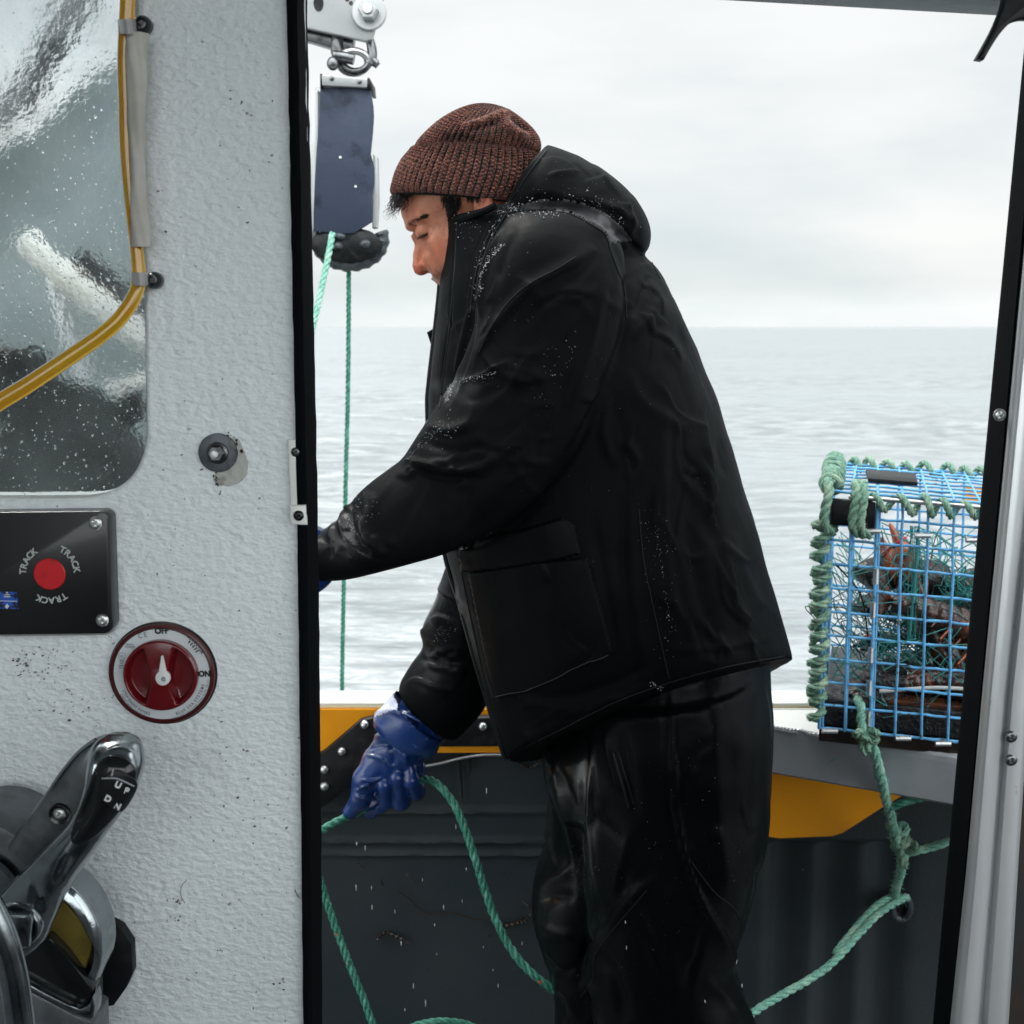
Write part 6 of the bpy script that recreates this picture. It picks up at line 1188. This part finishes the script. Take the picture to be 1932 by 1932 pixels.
# ---- lobsters
m_lob = mat('lobster_shell', (.055, .020, .012), .22, noise=[(30, (.22, .050, .014), .50, .66), (80, (.010, .009, .010), .52, .66)], bump=(120, .4, .0012), coat=.6); m_lobo = mat('orange_claw', (.44, .085, .02), .3, noise=[(40, (.16, .035, .015), .46, .60), (22, (.02, .018, .02), .52, .60)], bump=(120, .4, .001), coat=.4)
m_band = mat('claw_band', (.60, .02, .012), .5)
def lobster(c, R_, s, label, claws_up=False):
    """built along +x: carapace, ringed tail, fan, two claws, legs, feelers"""
    R_ = np.array(R_); X_ = lambda v: np.asarray(v, float)*s @ R_.T+c
    lb = thing('lobster', label, 'lobster', c, 'lobsters in the trap'); 
    xs = np.linspace(-.055, .055, 22); r = .024*np.clip(1-(np.abs(xs/.062))**3, .05, 1)**.5; p = np.stack([xs, 0*xs, .004*np.sin(xs*30)], 1); v, f = tube(p, r, 20); v[:, 2] *= 1.05; v += .0012*vnoise(v, 120)[:, None]; mk('carapace', X_(v), f, m_lob, lb)
    xs = np.linspace(-.05, -.15, 60); seg = 1+.12*np.abs(np.sin((xs+.05)/.1*6*pi)); r = .021*np.linspace(1, .55, 60)*seg; p = np.stack([xs, 0*xs, -.35*(xs+.05)**2*8], 1); v, f = tube(p, r, 20); mk('tail', X_(v), f, m_lob, lb)
    mb = MB(); 
    for k in range(5): a = (k-2)*.5; v, f = ball((0, 0, 0), 1, 10); v = v*(.022, .010, .003)@np.array([[cos(a), sin(a), 0], [-sin(a), cos(a), 0], [0, 0, 1]]); mb.add(v+(-.165-.004*cos(a), .016*-sin(a)*1.2, p[-1, 2]), f)
    mb.build('tail_fan', m_lob, lb); X0 = mb
    for o in [lb]: pass
    q = COL.objects.get(lb.name)
    ch = [o for o in COL.objects if o.parent == lb and o.name.startswith('tail_fan')][0]; vv = np.array([list(w.co) for w in ch.data.vertices])+ORG[lb.name]; ch.data.vertices.foreach_set('co', (X_(vv)-ORG[lb.name]).ravel())
    for sg in (1, -1):
        u_ = 1 if claws_up else .2; pa = np.array([(.045, .016*sg, 0), (.075, .035*sg, .006), (.10, .034*sg, .012*u_)]); arm = tube(catmull(pa, 14), .0075, 10)
        g0 = (.105, .034*sg, .014*u_); mb = MB(); cl = s_cap
        def cf_(X, Y, Z):
            d = s_cap(X, Y, Z, (.11, .034*sg, .014*u_), (.145, .036*sg, .02*u_), .010, .019); d = smin(d, s_cap(X, Y, Z, (.150, .044*sg, .022*u_), (.195, .040*sg, .03*u_), .013, .003), .008); d = smin(d, s_cap(X, Y, Z, (.150, .026*sg, .022*u_), (.185, .030*sg, .03*u_), .009, .003), .006); return d
        v, f = nets(cf_, (.09, min(0, .08*sg), -.02), (.205, max(0, .08*sg), .06), .0022); cw_ = mk('claw', X_(v), f, m_lobo if claws_up or sg > 0 else m_lob, lb); mk('claw_arm', X_(arm[0]), arm[1], m_lob, lb)
        a = np.linspace(0, 2*pi, 24); bnd = np.stack([.166+0*a, .035*sg+.019*np.cos(a), .024*u_+.014*np.sin(a)], 1); v, f = tube(bnd, .0022, 6); mk('claw_band', X_(v), f, m_band, lb)
        for k in range(4):
            x0 = .03-.022*k; pa = np.array([(x0, .018*sg, -.008), (x0+.01, .05*sg, .012), (x0+.006, .07*sg, -.02)]); v, f = tube(catmull(pa, 14), np.linspace(.0036, .0012, 14), 7); mk('walking_leg', X_(v), f, m_lobo if k % 2 else m_lob, lb)
        pa = np.array([(.055, .006*sg, .008), (.11, .02*sg, .05), (.15, .06*sg, .085), (.13, .12*sg, .10)]); v, f = tube(catmull(pa, 24), np.linspace(.0014, .0004, 24), 6); mk('feeler', X_(v), f, m_lobo, lb)
def rot(ax, az, ay): return np.array(Matrix.Rotation(az, 3, 'Z') @ Matrix.Rotation(ay, 3, 'Y') @ Matrix.Rotation(ax, 3, 'X'))
lobster(T(.66, .66, .26), rot(.6, radians(150), radians(-52)), 1.0, 'brown lobster with an orange claw raised high in the middle of the trap', True)
lobster(T(.92, .62, .30), rot(1.2, radians(20), radians(25)), 1.15, 'dark lobster slumped at the right side of the trap near the frame')
lobster(T(.80, .72, .55), rot(-.8, radians(190), radians(10)), .9, 'dark red-brown lobster lying behind the raised claw in the trap')
lobster(T(.80, .80, .22), rot(.3, radians(5), radians(4)), .95, 'blackish lobster flat on the brown board of the trap')
m_bait = mat('wet_bait_bag', (.012, .011, .012), .2, bump=(70, .8, .006), noise=(20, (.035, .018, .014), .5, .65))
for k, (u, v_, w_, sx_, sz_) in enumerate(((.75, .62, .7, .09, .045), (1.15, .7, .6, .07, .05), (.28, .62, .7, .04, .02), (.35, .42, .5, .06, .028), (.95, .44, .5, .07, .03), (.40, .80, .2, .05, .02), (.95, .83, .2, .09, .018), (.62, .83, .3, .06, .02), (.56, .42, .40, .045, .030), (.30, .86, .15, .05, .014))):
    v, f = ball((0, 0, 0), 1, 22); v = v*(sx_, .035, sz_); v += .007*vnoise(v+k*3, 34)[:, None]*np.array((1, 1, 1)); mk('weed_clump', v+T(u, v_, w_), f, m_bait, tp_)

# ---- bridle rope hanging from the trap, its knots and tails
brd = thing('bridle_rope', 'frayed green bridle rope with knots hanging from the trap to the ring', 'rope', P(1690, 1690, 1.9))
def br_(pts, Rpx, name, m=m_rope2, fuzz=100, lay=6.5): px_rope(pts, Rpx, m, '', name, lay, fuzz, n=80, parent=brd)
br_([(1612, 1318, 1.84), (1620, 1322, 1.80), (1626, 1340, 1.785), (1625, 1362, 1.78), (1632, 1388, 1.78)], 9, 'upper_strand')
br_([(1632, 1388, 1.78), (1646, 1408, 1.775), (1656, 1440, 1.78), (1664, 1475, 1.79), (1672, 1510, 1.81), (1682, 1545, 1.83), (1688, 1580, 1.85), (1698, 1610, 1.87), (1700, 1640, 1.89), (1692, 1668, 1.92), (1688, 1694, 1.95)], 9.5, 'main_strand', fuzz=520)
br_([(1640, 1400, 1.785), (1652, 1420, 1.79), (1660, 1450, 1.795), (1657, 1470, 1.80)], 8, 'wrapped_strand', m_ropew, 220)
br_([(1676, 1520, 1.82), (1684, 1522, 1.81), (1705, 1514, 1.80), (1728, 1508, 1.80), (1750, 1504, 1.80)], 7.5, 'cut_tail', m_rope)
br_([(1704, 1612, 1.87), (1725, 1606, 1.87), (1750, 1600, 1.87), (1790, 1588, 1.86), (1850, 1570, 1.85)], 8.5, 'side_tail', m_rope2)
def knot(cx_, cy_, Y_, rp, seed, m=m_rope2):
    a = np.linspace(0, 2*pi, 120); s_ = rp*Y_/FPX; c = P(cx_, cy_, Y_)
    q = np.stack([(np.sin(a)+1.1*np.sin(2*a))*.42, np.cos(3*a+seed)*.45, (np.cos(a)-1.1*np.cos(2*a))*.48], 1)*s_*1.25+c; rope(q*1.0, s_*.33, 6, fuzz=260).build('knot', m, brd)
knot(1632, 1392, 1.775, 21, .3, m_ropew); knot(1640, 1400, 1.77, 15, 1.4, m_ropew); knot(1694, 1570, 1.845, 18, 2.0); knot(1706, 1606, 1.865, 22, .9, m_ropew); knot(1700, 1592, 1.86, 16, 2.6, m_ropew)

# falling drops and splashes by the rope
m_dw = mat('falling_water', (.9, .93, .95), .08, trans=.4, ior=1.33); mb = MB()
dl = [(918, 1492), (673, 1592), (689, 1600), (797, 1660), (701, 1675), (672, 1675), (872, 1700), (837, 1712), (757, 1780), (912, 1787), (940, 1860), (824, 1800), (780, 1860), (803, 1893), (845, 1930), (820, 1745), (745, 1720), (985, 1780), (702, 1712), (1182, 1788), (1400, 1860), (1390, 1815), (1180, 1740), (930, 1830), (764, 1905), (880, 1640), (860, 1560), (706, 1470), (720, 1494), (1330, 1890)]
for k, (x, y) in enumerate(dl):
    Yd = RNG.uniform(1.72, 1.80) if x < 1050 else 1.36; c = P(x, y, Yd); s_ = RNG.uniform(.45, 1.1)
    v, f = ball((0, 0, 0), 1, 10); mb.add(v*(.0009*s_, .0009*s_, .0042*s_*RNG.uniform(.6, 1.4))+c, f)
mb.build('falling_spray', m_dw, None, kind='stuff', label='scattered drops of water falling from the gloves and rope', cat='spray')

# ================================================================ machinery seen blurred through the wet window
hm = thing('hydraulic_hauler', 'dark deck winch with a bright steel ram, blurred behind the wet window', 'winch', (-.62, 1.6, .3))
m_teal = mat('grey_green_casing', (.155, .19, .195), .5, noise=(6, (.24, .28, .285), .4, .65), bump=(60, .3, .003)); YH = 1.45
mk('back_casing', *slab([P(-1200, 60, YH+.35), P(-600, 250, YH+.35), P(-140, 330, YH+.35), (P(60, 250, YH+.35)), P(190, 130, YH+.35), P(420, 60, YH+.35), P(470, 1200, YH+.35), P(-1200, 1200, YH+.35)], (0, 0, 0), (0, .1, 0)), m_teal, hm, smooth=False)
mk('steel_ram', *tube(np.array([P(48, 455, YH), P(150, 545, YH-.02), P(290, 655, YH-.05)]), [.015, .016, .015], 24), m_white, hm)
mk('dark_ram_sleeve', *tube(np.array([P(150, 498, YH+.04), P(240, 570, YH+.03), P(330, 640, YH+.02)]), .020, 20), m_rub, hm)
mk('stay_bar', *tube(np.array([P(95, 510, YH+.02), P(125, 600, YH), P(165, 720, YH)]), .009, 12), m_steel, hm); mk('stay_bar', *tube(np.array([P(210, 735, YH), P(285, 715, YH)]), .008, 12), m_white, hm)
mk('winch_drum', *tube(np.array([P(110, 830, YH-.02), P(185, 905, YH+.1)]), .075, 30), m_rub, hm); mk('motor_block', *slab([P(-160, 640, YH), P(30, 660, YH), P(70, 720, YH), P(20, 800, YH), P(-160, 790, YH)], (0, 0, 0), (0, .1, 0), .01), m_rub, hm)
mk('lower_block', *slab([P(-160, 880, YH), P(60, 870, YH), P(170, 930, YH), P(140, 1060, YH), P(-160, 1060, YH)], (0, 0, 0), (0, .1, 0), .01), m_rub, hm)
mk('valve', *slab([P(200, 760, YH), P(250, 740, YH), P(265, 790, YH), P(220, 815, YH)], (0, 0, 0), (0, .05, 0), .005), m_rub, hm); mk('red_grip', *ball(P(14, 835, YH+.05), .012, 12, (1.6, 1, .8)), mat('faded_red', (.30, .07, .06), .5), hm)
mk('frame_pipe', *tube(np.array([P(-200, 330, YH+.3), P(40, 190, YH+.3), P(180, -60, YH+.3), P(260, -300, YH+.3)]), .018, 16), m_darksteel, hm)
